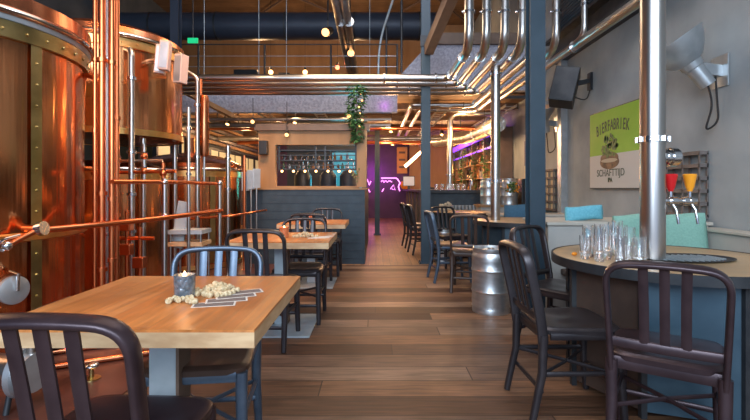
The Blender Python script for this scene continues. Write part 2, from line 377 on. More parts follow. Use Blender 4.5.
# ------------------------------------------------------------------ H-section posts
def hpost(x, y, z1, w, label, gusset=None, m='steelblue'):
    t = thing('steel_post', label, 'post', (x, y, 0), 0, 'painted steel posts')
    h = w/2; MB().box(-h, h, -h, -h+.014, 0, z1).box(-h, h, h-.014, h, 0, z1).box(-.006, .006, -h+.014, h-.014, 0, z1).build('post', m, t, 0)
    p = MB().box(-h*1.5, h*1.5, -h*1.5, h*1.5, 0, .012)
    for sx in (-1, 1):
        for sy in (-1, 1): p.cyl((sx*h*1.25, sy*h*1.25, .012), (sx*h*1.25, sy*h*1.25, .03), .012, seg=6)
    p.build('base_plate', m, t, 0)
    if gusset: MB().box(-h*1.3, h*1.9, -h*1.3, -h, gusset, gusset+.16).build('gusset_plate', 'dark_steel', t, 0)
    return t
hpost(1.395, 3.97, 6.15, .132, 'tall blue grey steel post at the end of the pale bench partition')
hpost(.765, 7.0, 6.15, .135, 'blue grey steel post beside the aisle, left of the bar chairs', 3.33)
hpost(.03, 11.2, 2.58, .12, 'slim dark steel post in the aisle in front of violet wall')
hpost(-3.62, 8.2, 6.15, .15, 'dark steel post rising beside the green exit sign above tanks', m='duct')

# ------------------------------------------------------------------ stainless columns
def column(x, y, z1, r, label, ring=None, bend=None, z0=0):
    t = thing('steel_column', label, 'column', (x, y, z0), 0, 'stainless columns through the round tables')
    pts = [(0,0,0), (0,0,z1-z0)]
    if bend: pts = fillet([(0,0,0), (0,0,z1-z0), (bend[0], bend[1], z1-z0)], .22, 8)
    MB().tube(pts, r, 28).build('pipe', 'stain', t, 40)
    f = MB().lathe([(r,0),(r*1.7,0),(r*1.7,.012),(r,.016)], (0,0,0)); f.build('floor_flange', 'stain', t)
    for z in (ring or []):
        g = MB().lathe([(r,-.018),(r*1.16,-.018),(r*1.16,.018),(r,.018)], (0,0,z), 28)
        for k in range(8): a = k*PI/4+.2; g.cyl((r*1.25*math.cos(a), r*1.25*math.sin(a), z-.014), (r*1.25*math.cos(a), r*1.25*math.sin(a), z+.014), r*.14, seg=6)
        g.build('clamp_ring', 'chrome', t)
    return t
column(1.60, 2.62, 6.15, .066, 'thick stainless column rising through the nearest round table', [1.44])
column(1.53, 5.8, 2.72, .060, 'stainless column standing in the second round table', [1.25, 2.62])
column(1.60, 9.8, 2.78, .062, 'farthest stainless column, bending right under the ceiling', [1.45], (.9, 0))

# ------------------------------------------------------------------ overhead pipe bank
H = 2.76
spec = [(1.07,6.6,.055,'first',-3.6,0), (1.27,6.94,.052,'second',-3.6,0), (1.48,7.25,.052,'third',-3.6,0), (1.68,7.55,.052,'fourth',-3.6,0), (1.88,8.75,.050,'fifth',.675,16.8), (2.07,9.3,.045,'sixth',.90,14.2)]
for X, Y, r, nm, xe, ye in spec:
    t = thing('overhead_pipe', '%s from the left of the tall pipes dropping and bending left along the upper floor' % nm, 'pipe', (X, 5.2, H), 0, 'overhead stainless pipes')
    dx = (Y-6.5)*.04
    MB().tube(fillet([(0,0,3.35), (0,0,0), (0,Y-5.2,0), (xe-X,Y-5.2,0)]+([(xe-X,ye-5.2,0)] if ye else []), [.26,.13,.1], 8), r, 16).build('pipe', 'stain', t, 40)
    c = MB()
    for p, d in (((0,0,.42),(0,0,1)), ((0,.34,0),(0,1,0)), ((0,Y-5.2-.2,0),(0,1,0)), ((-.2,Y-5.2,0),(1,0,0)), ((-.95,Y-5.2,0),(1,0,0))):
        p = Vector(p); d = Vector(d); c = MB().cyl(p-d*.012, p+d*.012, r*1.28, seg=20)
        c.ball(p+basis(d)[0]*r*1.4, r*.22, 8); c.build('clamp', 'chrome', t)
t = thing('overhead_pipe', 'long stainless pipe running overhead along the top of the grey wall', 'pipe', (2.24, 8.1, H+.02), 0, 'overhead stainless pipes')
MB().tube([(0,0,0),(.12,-9,0.02)], .05, 16).build('pipe', 'stain', t, 40)
for y in (-2.9, -5.5): MB().cyl((-.013*y,y-.015,0), (-.013*y,y+.015,0), .066, seg=20).build('clamp', 'chrome', t)
MB().bar((0,-.01,0),(.7,-.01,0),.05,.05).build('bracket', 'dark_steel', t)
t = thing('overhead_pipe', 'thin vertical pipe right of the tall pipe row, beside teal blind', 'pipe', (2.30, 5.0, H+.03), 0, 'overhead stainless pipes')
MB().tube(fillet([(0,0,3.3),(0,0,.06),(-.03,.3,.0)], .12), .033, 14).build('pipe', 'stain', t, 40)
MB().cyl((0,0,.38),(0,0,.41),.045,seg=16).build('clamp', 'chrome', t)
# galvanised ducts
t = thing('ceiling_duct', 'foil wrapped duct under the lower ceiling above the back bar', 'duct', (2.4, 8.9, 2.42))
MB().tube([(0,0,0),(-.1,2.2,.0),(-.8,3.3,0)], .16, 18).build('duct', 'foil', t, 40)
for y in (.5, 1.5): MB().cyl((-.045*y,y-.02,0), (-.045*y,y+.02,0), .175).build('band', 'galv', t)
t = thing('ceiling_duct', 'long dark navy ventilation duct crossing above the upper floor', 'duct', (-6, 10.6, 4.94))
MB().cyl((0,0,0),(7.4,0,0), .31, seg=28).build('duct', 'duct', t)
for x in (.8, 2.3, 3.9, 5.5, 7.0): MB().cyl((x-.02,0,0),(x+.02,0,0),.325, seg=28).build('joint_band', 'dark_steel', t)
for i, (x, lab) in enumerate(((-.62, 'left'), (-.48, 'right'))):
    t = thing('roof_duct', '%s one of the paired pipes coming overhead from the upper floor' % lab, 'duct', (x, 5.5, 4.1), 0, 'paired overhead pipes')
    MB().tube([(0,0,0),(-.06,6.6,0)], .075, 16).build('pipe', 'galv', t, 40)
    MB().cyl((0,2.5,0),(0,2.53,0),.09, seg=16).build('clamp', 'chrome', t)
tag(MB().bar((.98,4.9,3.62),(.80,6.88,3.26),.13,.16).build('diagonal_beam', 'brown_beam'), 'brown diagonal steel beam meeting the post beside the sloped fascia', 'beam')

# ------------------------------------------------------------------ upper floor: railing, lamps, furniture
t = thing('railing', 'thin steel cable railing along the edge of the upper floor', 'railing', (-4.6, 8.55, 3.25))
for i in range(5): MB().cyl((i*1.25,0,0),(i*1.25,0,.62),.02, seg=8).build('post', 'dark_steel', t)
for z in (.2,.4): MB().cyl((-1.2,0,z),(5.0,0,z),.005, seg=6).build('cable', 'lamp_grey', t)
MB().cyl((-1.2,0,.62),(5.0,0,.62),.011, seg=10).build('handrail', 'dark_steel', t)
t = thing('stair_railing', 'curved steel stair handrail climbing to the right above the pipes', 'railing', (.04, 8.7, 3.22))
MB().tube(fillet([(0,0,0),(.02,0,.75),(.35,-.5,1.6),(.75,-1,2.7)], .6, 8), .022, 10).build('handrail', 'grey_steel', t)
for x, z in ((.16,1.05),(.42,1.65)): MB().cyl((x,0 if x<.3 else -.55,0.02),(x,0 if x<.3 else -.55,z),.02).build('baluster', 'dark_steel', t)
def hang_wire(x, y, z0, z1, lab):
    t = tag(MB().cyl((x,y,z0),(x,y,z1),.006, seg=6).build('hanging_wire', 'grey_steel'), lab, 'wire', 'suspension wires above the upper floor')
for x, lab in ((-2.25,'leftmost hanging wire in front of navy duct'), (-1.72,'hanging wire left of the paired wires at navy duct'), (-.12,'hanging wire just right of the paired overhead pipes'), (-3.3, 'hanging wire beside green exit sign')): hang_wire(x, 8.7, 3.33, 6.2, lab)
def pendant(x, y, z, s, lab, m='bulb', loc='hanging over the upper floor counter'):
    t = thing('pendant_lamp', lab, 'lamp', (x,y,z), 0, 'bare bulbs of the upper floor')
    MB().ball((0,0,0), s, 12).build('bulb', m, t); MB().cyl((0,0,s*.7),(0,0,s*2.2),s*.45, seg=10).build('socket', 'black', t)
    MB().cyl((0,0,s*2.2),(0,0,6.2-z),.004, seg=5).build('cord', 'black', t)
pendant(-2.67, 11.5, 4.10, .06, 'left of two glowing bulbs over the upper floor counter')
pendant(-1.80, 11.5, 4.10, .06, 'right of two glowing bulbs over the upper floor counter')
pendant(-.98, 11.5, 4.22, .055, 'small red glowing lamp on the upper floor', 'led_red')
def spot(x, y, z, tgt, s, lab, glow='bulb_soft', mount='rod', m='black', zt=6.2):
    t = thing('spotlight', lab, 'spotlight', (x,y,z), 0, 'track spotlights')
    d = (Vector(tgt)-Vector((x,y,z))).normalized()
    MB().cyl(-d*s, d*s, s*.55, s*.7, 14).build('housing', m, t)
    MB().cyl(d*s*1.0, d*s*1.04, s*.6, seg=14).build('lens', glow, t)
    MB().bar((0,0,s*.4),(0,0,s*1.6),s*.2,s*.2).build('yoke', m, t)
    MB().cyl((0,0,s*1.5),(0,0,zt-z),s*.12, seg=6).build('stem', m, t)
spot(-.86, 8.1, 3.96, (-1.2,7.0,3.4), .12, 'black spotlight with warm lens left of the paired overhead pipes')
spot(-.55, 9.6, 4.02, (-.2,8,3.5), .12, 'black spotlight with pale lens behind the paired overhead pipes')
t = thing('sideboard', 'brown counter on the upper floor behind the railing', 'counter', (-3.6, 12.2, 3.205))
MB().box(0,.5,0,.5,0,.55).build('body', 'brown_beam', t); MB().box(-.03,.53,-.03,.53,.55,.6).build('top', 'dark_steel', t)
t = thing('lounge_chair', 'dark lounge chair on the upper floor left of the picture frames', 'chair', (-3.3, 11.2, 3.205))
MB().box(-.3,.3,-.3,.3,.3,.42).build('seat', 'black', t); MB().box(-.3,.3,.25,.35,.42,.95).build('backrest', 'black', t)
for sx in (-1,1):
    for sy in (-1,1): MB().cyl((sx*.26,sy*.26,0),(sx*.26,sy*.26,.3),.02).build('leg', 'black', t)
for x, w, h, c, lab in ((-2.95,.35,.3,'hop_green','green picture card leaning on the upper floor counter'), (-2.45,.3,.42,'black','dark framed picture in the middle on the upper floor counter'), (-2.0,.45,.3,'cream','wide cream picture card on the upper floor counter'),(-3.6+.0,.3,.34,'black','tilted black panel left of picture cards on upper floor')):
    t = thing('picture', lab, 'picture', (x, 12.05, 3.81) if x > -3.5 else (-3.45,12.3,3.81), 0, 'pictures on the upper floor counter')
    MB().box(-w/2,w/2,0,.03,0,h).box(-w/2+.03,w/2-.03,-.004,0,.03,h-.03).build('frame', c, t, 0)
t = thing('sideboard', 'long low display counter on the upper floor under the glowing bulbs', 'counter', (-3.2, 12.0, 3.205))
MB().box(.2,1.95,0,.4,0,.56).build('body', 'cream', t); MB().box(.17,1.98,-.02,.42,.56,.6).build('top', 'tan_wall', t)
tag(MB().bar((-.9,11.6,3.205),(-.9,11.6,3.9),1.1,.5).build('sofa_back', 'seat_brown', None, 0, .06), 'dark rounded sofa on the upper floor beside the red lamp', 'sofa')
t = thing('exit_sign', 'small green glowing exit sign above the copper tank', 'sign', (-3.28, 8.1, 3.80))
MB().box(-.09,.09,0,.03,-.045,.045).build('panel', 'exit_green', t); MB().cyl((0,.02,.045),(0,.02,2.4),.008, seg=6).build('stem', 'black', t)

# ================================================================== NAVY CHAIRS
def ell(a, cx, cy, p=.55):
    c, s = math.cos(a), math.sin(a)
    return (cx*math.copysign(abs(c)**p, c), cy*math.copysign(abs(s)**p, s))
def make_chair(mname, label, group='metal slat-back chairs'):
    t = thing('slat_back_chair', label, 'chair', group=group)
    m = mname
    def seat_out(a):
        x, y = ell(a, .208, .205, .30); x *= 1+.06*(y/.2); return x, y+0.0
    def zt(x, y, tt):   # dished top
        d = .013*(math.exp(-((x-.085)**2+(y+.01)**2*.8)/.007)+math.exp(-((x+.085)**2+(y+.01)**2*.8)/.007))
        return .472-d-(.010 if tt > .99 else 0)-(.003 if tt > .93 else 0)
    MB().disc_slab(seat_out, zt, .437, 14, 44).build('seat', m, t, 40)
    MB().tube([(-.17,.19,.43),(.17,.19,.43)],.011,8,ry=.026).tube([(-.185,-.19,.425),(.185,-.19,.425)],.009,8,ry=.028).tube([(-.195,-.17,.43),(-.2,.17,.43)],.009,8,ry=.018).tube([(.195,-.17,.43),(.2,.17,.43)],.009,8,ry=.018).build('apron', m, t)
    # back frame: one rounded hoop
    pts = fillet([(-.192,-.205,.40),(-.198,-.225,.55),(-.206,-.292,.852),(0,-.305,.866),(.206,-.292,.852),(.198,-.225,.55),(.192,-.205,.40)], [.1,.085,.3,.085,.1], 8)
    MB().tube(pts, .0125, 12, up=(0,1,0), ry=.0255, power=.7, fix=False).build('back_frame', m, t, 50)
    MB().tube([(-.19,-.218,.52),(0,-.232,.52),(.19,-.218,.52)], .011, 10, ry=.021, power=.8).build('back_rail', m, t)
    for x in (-.07, 0, .07):
        MB().tube([(x,-.228,.525),(x,-.262,.69),(x*1.03,-.296,.85)], .0185, 8, up=(0,1,0), ry=.0065, power=.7).build('slat', m, t)
    for sx in (-1, 1):
        MB().tube([(sx*.192,-.205,.44),(sx*.19,-.21,.25),(sx*.195,-.262,0.004)], [.024,.022,.018], 12, up=(0,1,0), ry=.022, power=.75).build('leg', m, t)
        MB().tube([(sx*.188,.178,.44),(sx*.19,.182,.22),(sx*.195,.20,0.004)], [.024,.022,.018], 12, up=(0,1,0), ry=.022, power=.75).build('leg', m, t)
        MB().tube([(sx*.19,-.212,.245),(sx*.188,.182,.245)], .009, 8, ry=.013).build('stretcher', m, t)
    MB().tube([(-.188,-.21,.16),(.188,-.21,.16)], .009, 8, ry=.013).build('stretcher', m, t)
    MB().tube([(-.188,.186,.16),(.188,.186,.16)], .009, 8, ry=.013).build('stretcher', m, t)
    for sx in (-1, 1): MB().tube([(sx*.18,.17,.235),(0,-.0,.24),(sx*.18,-.2,.245)], .007, 8, ry=.010).build('brace', m, t)
    return t
def face(tx, ty): return math.atan2(-tx, ty)   # heading of local +Y
dark = make_chair('chair_dark', 'dark chair in the near left corner, cut by the frame, its back to the viewer')
dark.location = (-.745, 1.315, 0); dark.rotation_euler = (0,0,face(.04,1))
blue = make_chair('chair_blue', 'blue grey chair behind the nearest table, facing the viewer')
for c in blue.children:
    if c.name.startswith('seat'): c.data.materials[0] = M['chair_brown']
blue.location = (-.735, 1.93, 0); blue.rotation_euler = (0,0,face(.12,-1))
black = make_chair('chair_black', 'black chair at the near side of the second left table')
black.location = (-.83, 3.45, 0); black.rotation_euler = (0,0,face(.05,1))
brown = make_chair('chair_brown', 'dark brown chair with its back to the viewer, left of the steel keg')
brown.location = (1.08, 5.2, 0); brown.rotation_euler = (0,0,face(.25,1))
dup(black, 'black chair behind the second left table facing the viewer', (-.68, 4.03, 0), face(0,-1))
dup(black, 'black chair at the near side of the third left table', (-.76, 5.42, 0), face(.05,1))
dup(black, 'farthest black chair, behind the third left table at navy partition', (-.69, 6.12, 0), face(0,-1))
dup(dark, 'dark chair at near right showing its whole back, at the round table', (1.27, 1.98, 0), face(.56,.83))
dup(black, 'dark chair standing side on at the left of the nearest round table', (1.02, 2.42, 0), face(1,.03))
dup(black, 'dark chair turned three-quarter behind the side-on chair, near the keg', (1.33, 3.22, 0), face(.45,-.55))
dup(blue, 'blue grey chair seen side on beside the blue steel post', (.95, 5.72, 0), face(1,.10))
dup(black, 'black chair behind the blue grey chair at the second round table', (1.12, 6.75, 0), face(.35,-1))
dup(black, 'nearer of two dark chairs beyond the blue post by the bar', (.86, 8.0, 0), face(1,.15))
dup(black, 'farther of two dark chairs beyond the blue post by the bar', (.80, 8.9, 0), face(1,.1))

# ================================================================== LEFT TABLES
def square_table(x0, y0, w, d, label):
    t = thing('dining_table', label, 'table', (x0+w/2, y0+d/2, 0), 0, 'oak tables in the left row')
    hw, hd = w/2, d/2
    b = MB(); b.slot(1).box(-hw, hw, -hd, hd, .697, .742); b.build('tabletop', ['table_wood','table_edge'], t, 0)
    top = MB().box(-hw, hw, -hd, hd, .742, .75).build('top_surface', 'table_wood', t, 0)
    MB().box(-.10,.0,-.01,.0,.012,.69).build('leg', 'grey_steel', t, 0, .002)
    MB().box(.0,.012,-.01,.10,.012,.69).build('leg', 'brown_beam', t, 0, .002)
    MB().box(-.22,.22,-hd+.12,hd-.12,.60+.08,.697).build('mounting_plate', 'dark_steel', t, 0)
    MB().box(-.24,.24,-hd+.06,hd-.06,0,.012).build('base_plate', 'grey_steel', t, 0, .003)
    return t
square_table(-1.152, 1.31, .80, .80, 'nearest oak table with candle, peanuts and tasting cards')
square_table(-1.15, 3.44, .79, .76, 'second oak table from the viewer in the left row')
square_table(-1.13, 5.15, .78, .74, 'third oak table, farthest in the left row before navy partition')
def candle(x, y, z, label, gm):
    t = thing('candle_holder', label, 'candle', (x, y, z), 0, 'candles in glasses')
    MB().lathe([(.0,0),(.034,0),(.037,.01),(.039,.086),(.036,.086),(.034,.012),(0,.010)], (0,0,0), 24).build('glass', gm, t)
    MB().lathe([(0,.012),(.032,.012),(.032,.06),(0,.062)], (0,0,0), 16).build('wax', 'wax', t)
    MB().lathe([(0.0001,.064),(.008,.072),(.007,.084),(0.0001,.10)], (0,0,0), 10).build('flame', 'flame', t)
    light('POINT', 'candle_glow', (x, y, z+.135), .35, (1,.5,.2), size=.015)
candle(-.718, 1.70, .75, 'hammered smoke glass candle holder on the nearest table', 'smoke_glass')
candle(-.76, 3.75, .75, 'amber candle glass on the second left table', 'amber_glass')
candle(-.80, 5.5, .75, 'small amber candle glass on the third left table', 'amber_glass')
# peanuts
def peanut_mesh(s=1):
    pr = [(1e-5,-.019),(.006,-.0175),(.0088,-.012),(.0085,-.006),(.0066,0),(.0083,.006),(.0088,.011),(.0065,.0165),(1e-5,.019)]
    return MB().lathe([(r*s*1.32, z*s*.86) for r, z in pr], (0,0,0), 12, Matrix.Rotation(PI/2, 3, 'Y'))
pn = peanut_mesh().build('peanut', 'peanut'); tag(pn, 'unshelled peanut in the loose heap on the nearest table', 'peanut', 'peanuts heaped on the nearest table')
spots = []
def drop(cx, cy, n, rx, ry, z0, zl, first, group, label, pile=.45):
    placed = []
    for i in range(n):
        for tr in range(60):
            a = rnd.uniform(0, 2*PI); q = math.sqrt(rnd.random()); lay = 0
            x = cx+rx*q*math.cos(a); y = cy+ry*q*math.sin(a)
            if i > n*(1-pile): lay = 1; x = cx+rx*.5*q*math.cos(a)+.01; y = cy+ry*.5*q*math.sin(a)+.01
            if i > n*.9: lay = 2; x = cx+.012+rx*.15*q*math.cos(a); y = cy+ry*.2*q*math.sin(a)
            if all(math.hypot(x-p[0], y-p[1]) > (.024 if lay == p[2] else 0) for p in placed): break
        placed.append((x, y, lay))
        o = first if i == 0 and first.users_scene and not first.get('used') else dup(first, label, group=group)
        first['used'] = 1
        o.location = (x, y, z0+.0095+lay*zl); o.rotation_euler = (rnd.uniform(0,6), rnd.uniform(-.12,.12) if not lay else rnd.uniform(-.4,.4), rnd.uniform(0, PI))
        if 'used' in o: pass
drop(-.625, 1.76, 46, .085, .065, .75, .0125, pn, 'peanuts heaped on the nearest table', 'unshelled peanut in the loose heap on the nearest table')
for q in ((-.70,1.625),(-.735,1.61),(-.665,1.62),(-.725,1.64),(-.68,1.65),(-.645,1.60)):
    o = dup(pn, 'unshelled peanut strayed in front of the candle on the nearest table', (q[0],q[1],.7595), rnd.uniform(0,3), 'peanuts lying before the candle')
drop(-.60, 3.78, 22, .11, .05, .75, .0125, pn, 'peanuts on the second left table', 'unshelled peanut on the second left table')
for o in [o for o in bpy.data.objects if 'used' in o]: del o['used']
# tasting cards
for i, (x, y, rz) in enumerate(((-.57,1.595,.22),(-.545,1.655,.30),(-.53,1.715,.38),(-.52,1.775,.44))):
    nm = ('nearest', 'second', 'third', 'farthest')[i]
    t = thing('tasting_card', '%s card of the fan beside the peanuts on the nearest table' % nm, 'card', (x, y, .7502+i*.0007), rz, 'fanned cards on the nearest table')
    MB().box(-.073,.073,-.032,.032,0,.0006).build('card', 'paper', t, 0)
    MB().box(-.066,.066,-.025,.025,.0006,.0008).build('print', 'paper_dark', t, 0)
for i, (x, y, rz) in enumerate(((-.47,3.72,.3),(-.45,3.80,.5))):
    tag(MB().box(-.09,.09,-.035,.035,0,.001).build('tasting_card', 'paper', None, 0, loc=(x,y,.7502+i*.0015)), '%s pale card on the second left table' % ('near','far')[i], 'card', 'cards on the second left table').rotation_euler = (0,0,rz)

# ================================================================== ROUND TABLES
def round_table(x, y, r, label, base=True, col=None):
    t = thing('round_table', label, 'table', (x, y, 0), 0, 'round tables around steel columns')
    MB().lathe([(0,.715),(r-.012,.715),(r-.012,.749),(0,.75)], (0,0,0), 64).build('tabletop', 'round_wood', t)
    MB().lathe([(r-.012,.752),(r,.752),(r,.700),(r-.012,.700),(r-.012,.752)], (0,0,0), 64, cap=False).build('edge_band', 'dark_steel', t)
    rb = .555 if r > .62 else r*.80
    if base:
        for k in range(8):
            a = 2*PI*k/8+math.radians(-132.5); b = a+2*PI/8
            p0 = Vector((rb*math.cos(a), rb*math.sin(a), 0)); p1 = Vector((rb*math.cos(b), rb*math.sin(b), 0))
            MB().add([p0+Vector((0,0,.03)), p1+Vector((0,0,.03)), p1+Vector((0,0,.70)), p0+Vector((0,0,.70)), p0*.97+Vector((0,0,.03)), p1*.97+Vector((0,0,.03)), p1*.97+Vector((0,0,.70)), p0*.97+Vector((0,0,.70))], [(0,1,2,3),(7,6,5,4),(0,4,5,1),(2,6,7,3),(1,5,6,2),(0,3,7,4)]).build('base_panel', 'drum_blue' if k in (0,1,2,3) or r < .62 else 'seat_brown', t, 0)  # left and rear panels brown: shade painted into the base colour
            MB().bar(p0*1.01+Vector((0,0,0)), p0*1.01+Vector((0,0,.70)), .03, .03).build('corner_post', 'dark_steel', t, 0)
    return t
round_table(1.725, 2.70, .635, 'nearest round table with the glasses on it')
round_table(1.85, 5.78, .60, 'second round table behind the steel keg and brown chair')
round_table(1.55, 7.85, .58, 'farthest round table in front of the bar')
# round metal tray around the near column
t = thing('drip_tray', 'dark oval metal tray on the near round table behind the column', 'tray', (1.80, 2.62, .7505), .1)
MB().lathe([(0,0),(.20,0),(.215,.008),(.205,.008),(.195,.003),(0,.003)], (0,0,0), 36, Matrix.Diagonal((1.25,.8,1))).build('tray', 'dark_steel', t)
g = MB()
for k in range(-5, 6): g.bar((k*.036, -.12*math.sqrt(1-(k/6)**2), .006), (k*.036, .12*math.sqrt(1-(k/6)**2), .006), .008, .004)
g.build('grate', 'grey_steel', t, 0)
# glasses
def make_glass(h, r, label, group):
    t = thing('drinking_glass', label, 'glass', group=group)
    MB().lathe([(0,0),(r*.82,0),(r*.9,.006),(r,h),(r-.0025,h),(r*.86,.02),(0,.016)], (0,0,0), 20).build('bowl', 'glass', t)
    MB().lathe([(r*.9,h*.25),(r*.9+.0035,h*.27),(r*.95+.0035,h*.31),(r*.95,h*.33)],(0,0,0),20,cap=False).build('rib', 'glass', t)
    return t
DX=.05
gp = [(1.16,2.62,0),(1.22,2.70,1),(1.20,2.53,1),(1.27,2.60,2),(1.30,2.72,1),(1.27,2.83,1),(1.34,2.50,0),(1.36,2.62,1),(1.40,2.76,2),(1.37,2.88,1),(1.44,2.66,1),(1.43,2.54,0),(1.47,2.80,1),(1.50,2.91,2),(1.27,2.44,0),(1.355,2.41,0)]
prot = [make_glass(.135, .031, '', 'glasses on the near round table'), make_glass(.18, .030, '', 'glasses on the near round table'), make_glass(.20, .033, '', 'glasses on the near round table')]
used = [0,0,0]
nmg = {0:'short clear tumbler', 1:'tall clear beer glass', 2:'tallest kind of clear glass'}
desc = ['at the left edge of the cluster','second at the left of the cluster','at the near left of the cluster','left part, behind nearest tumbler','beside the tea light','at the far left of the cluster','near middle of the cluster','in the centre of the cluster','at the back centre','back row centre','beside the column on the near side','close to column foot, front','just left of the column','back row close to column','nearest the left table edge','nearest to the viewer']
for i, (x, y, k) in enumerate(gp):
    x += DX
    lab = '%s %s on the near round table' % (nmg[k], desc[i])
    if not used[k]: o = prot[k]; used[k] = 1; o['label'] = lab; o.location = (x, y, .7505)
    else: o = dup(prot[k], lab, (x, y, .7505))
t = thing('tea_light', 'small glowing tea light among the glasses on the round table', 'candle', (1.375, 2.765, .7505))
MB().lathe([(0,0),(.02,0),(.02,.05),(.018,.05),(.018,.01),(0,.01)],(0,0,0),16).build('cup','wax',t); MB().ball((0,0,.062),.009,8,(1,1,1.6)).build('flame','flame',t)
tag(MB().ball((1.20,2.74,.762),.012,8,(1.5,1,1)).build('snack', 'orange'), 'small orange snack left of the glasses on the round table', 'snack')

# ================================================================== BEER TAPS on the near column
t = thing('beer_tap', 'chrome tap tower with red and orange handles fixed to the near column', 'tap', (1.65, 2.62, 1.085))
MB().cyl((0,0,0),(.20,0,.0), .018, seg=16).cyl((.055,0,0),(.085,0,0),.026,seg=16).cyl((.12,0,0),(.15,0,0),.028,seg=16).build('manifold', 'chrome', t)
for x, m in ((.055,'red_tap'),(.165,'orange_tap')):
    MB().ball((x,0,0),.026,12).cyl((x,0,.0),(x,0,.075),.009).build('tap_body', 'chrome', t)
    h = MB().lathe([(0,.055),(.012,.055),(.022,.08),(.036,.15),(.032,.156),(0,.152)], (x,0,0), 18).build('handle', m, t)
    MB().tube([(x,0,0),(x+.012,-.03,-.05),(x+.022,-.035,-.13)], .0075, 10).build('spout', 'chrome', t)
t = thing('wall_cylinder', 'short polished steel cylinder fixed to the near column above the taps', 'fitting', (1.66, 2.64, 1.34))
MB().cyl((0,0,0),(.06,0,0),.045, seg=22).cyl((.05,0,0),(.085,0,0),.055, seg=24).cyl((.085,0,0),(.095,0,0),.048, seg=24).build('body', 'chrome', t)
MB().cyl((.02,0,0),(.03,0,0),.052, seg=22).build('collar', 'chrome', t)

# ================================================================== KEGS
def make_keg(x, y, z, r, h, label):
    t = thing('beer_keg', label, 'keg', (x, y, z), 0, 'steel beer kegs')
    a = .06*h/.58; pr = [(r*.90,0),(r*.97,.0),(r*.98,.02),(r*.94,.05)]
    zs = [(.09,1.0),(.13,.985),(.17,1.0),(.30,.985),(.315,1.0),(.335,1.03),(.355,1.0),(.48,.985),(.62,.985),(.64,1.0),(.66,1.03),(.68,1.0),(.80,.985),(.86,1.0),(.90,.96),(.93,.93)]
    pr += [(r*k, z*h) for z, k in zs]
    MB().lathe(pr+[(r*.7,h*.96),(0,h*.965)], (0,0,0), 40).build('body', 'keg', t, 25)
    MB().lathe([(r*.92,h*.92),(r*.95,h*.94),(r*.95,h),(r*.91,h),(r*.90,h*.93)], (0,0,0), 40, cap=False).build('top_rim', 'keg', t)
    MB().cyl((0,0,h*.955),(0,0,h*.99),r*.18, seg=16).build('valve', 'chrome', t)
    return t
make_keg(1.085, 4.28, 0, .178, .60, 'large steel keg standing on the floor beside the blue table base')
make_keg(1.06, 7.1, 0, .165, .52, 'steel keg on the floor seen behind the blue grey chair')
# wood counter with two kegs
t = thing('side_counter', 'tan wooden counter carrying two kegs by the right wall', 'counter', (1.97, 8.5, 0))
MB().box(0,.96,0,.5,0,.80).build('body', 'bench', t, 0); MB().box(-.03,.98,-.03,.52,.80,.84).build('top', 'tan_wall', t, 0)
make_keg(2.17, 8.75, .84, .155, .50, 'left one of the two kegs on the wooden counter')
make_keg(2.56, 8.73, .84, .17, .50, 'right one of the two kegs on the wooden counter')
tag(MB().box(2.77,2.94,8.6,8.9,.84,1.34).build('loudspeaker', 'black', None, 0, .01), 'dark box standing right of the two kegs on the counter', 'box')
b = MB()
for k in range(70): 
    a = rnd.uniform(0,6.28); rr = rnd.uniform(.02,.11); z = rnd.uniform(.0,.2); b.ball((rr*math.cos(a), rr*math.sin(a)-.18, .22+z), rnd.uniform(.012,.025), 6)
t = thing('cable_bundle', 'orange and green tangled fittings hung in front of the right counter keg', 'fittings', (2.56, 8.73, .86))
b.build('fittings', 'hop_green', t); b2 = MB()
for k in range(18): a = rnd.uniform(0,6.28); b2.ball((.11*math.cos(a)+.03,-.2+.03*math.sin(a),rnd.uniform(.22,.4)),.02,6)
b2.build('fittings', 'orange', t)

# ================================================================== BENCHES ON THE RIGHT
t = thing('bench_partition', 'pale bench partition between the booths right of blue post', 'partition', (1.52, 4.0, 0))
MB().box(0,1.42,0,.62,0,.83).build('wall', 'bench', t, 0, .01); MB().box(-.02,1.44,-.03,.64,.83,.86).build('ledge', 'bench_top', t, 0, .008)
t = thing('booth_bench', 'dark brown bench seat behind the nearest round table', 'bench', (1.62, 3.5, 0))
MB().box(.05,.77,.03,.48,0,.40).build('box_base', 'seat_brown', t, 0); MB().box(0,.78,-.02,.49,.40,.455).build('seat', 'seat_brown', t, 0, .02)
t = thing('wall_bench', 'pale plaster bench back running along the right wall', 'bench', (2.84, -1, 0))
MB().box(0,.15,0,4.98,0,.79).build('back', 'bench', t, 0, .01); MB().box(-.02,.15,0,4.98,.79,.815).build('ledge', 'bench_top', t, 0, .006); MB().box(-.42,-.0,0,4.45,.40,.455).build('seat', 'seat_brown', t, 0, .015); MB().box(-.38,-.0,0,4.45,0,.40).build('box_base', 'seat_brown', t, 0)
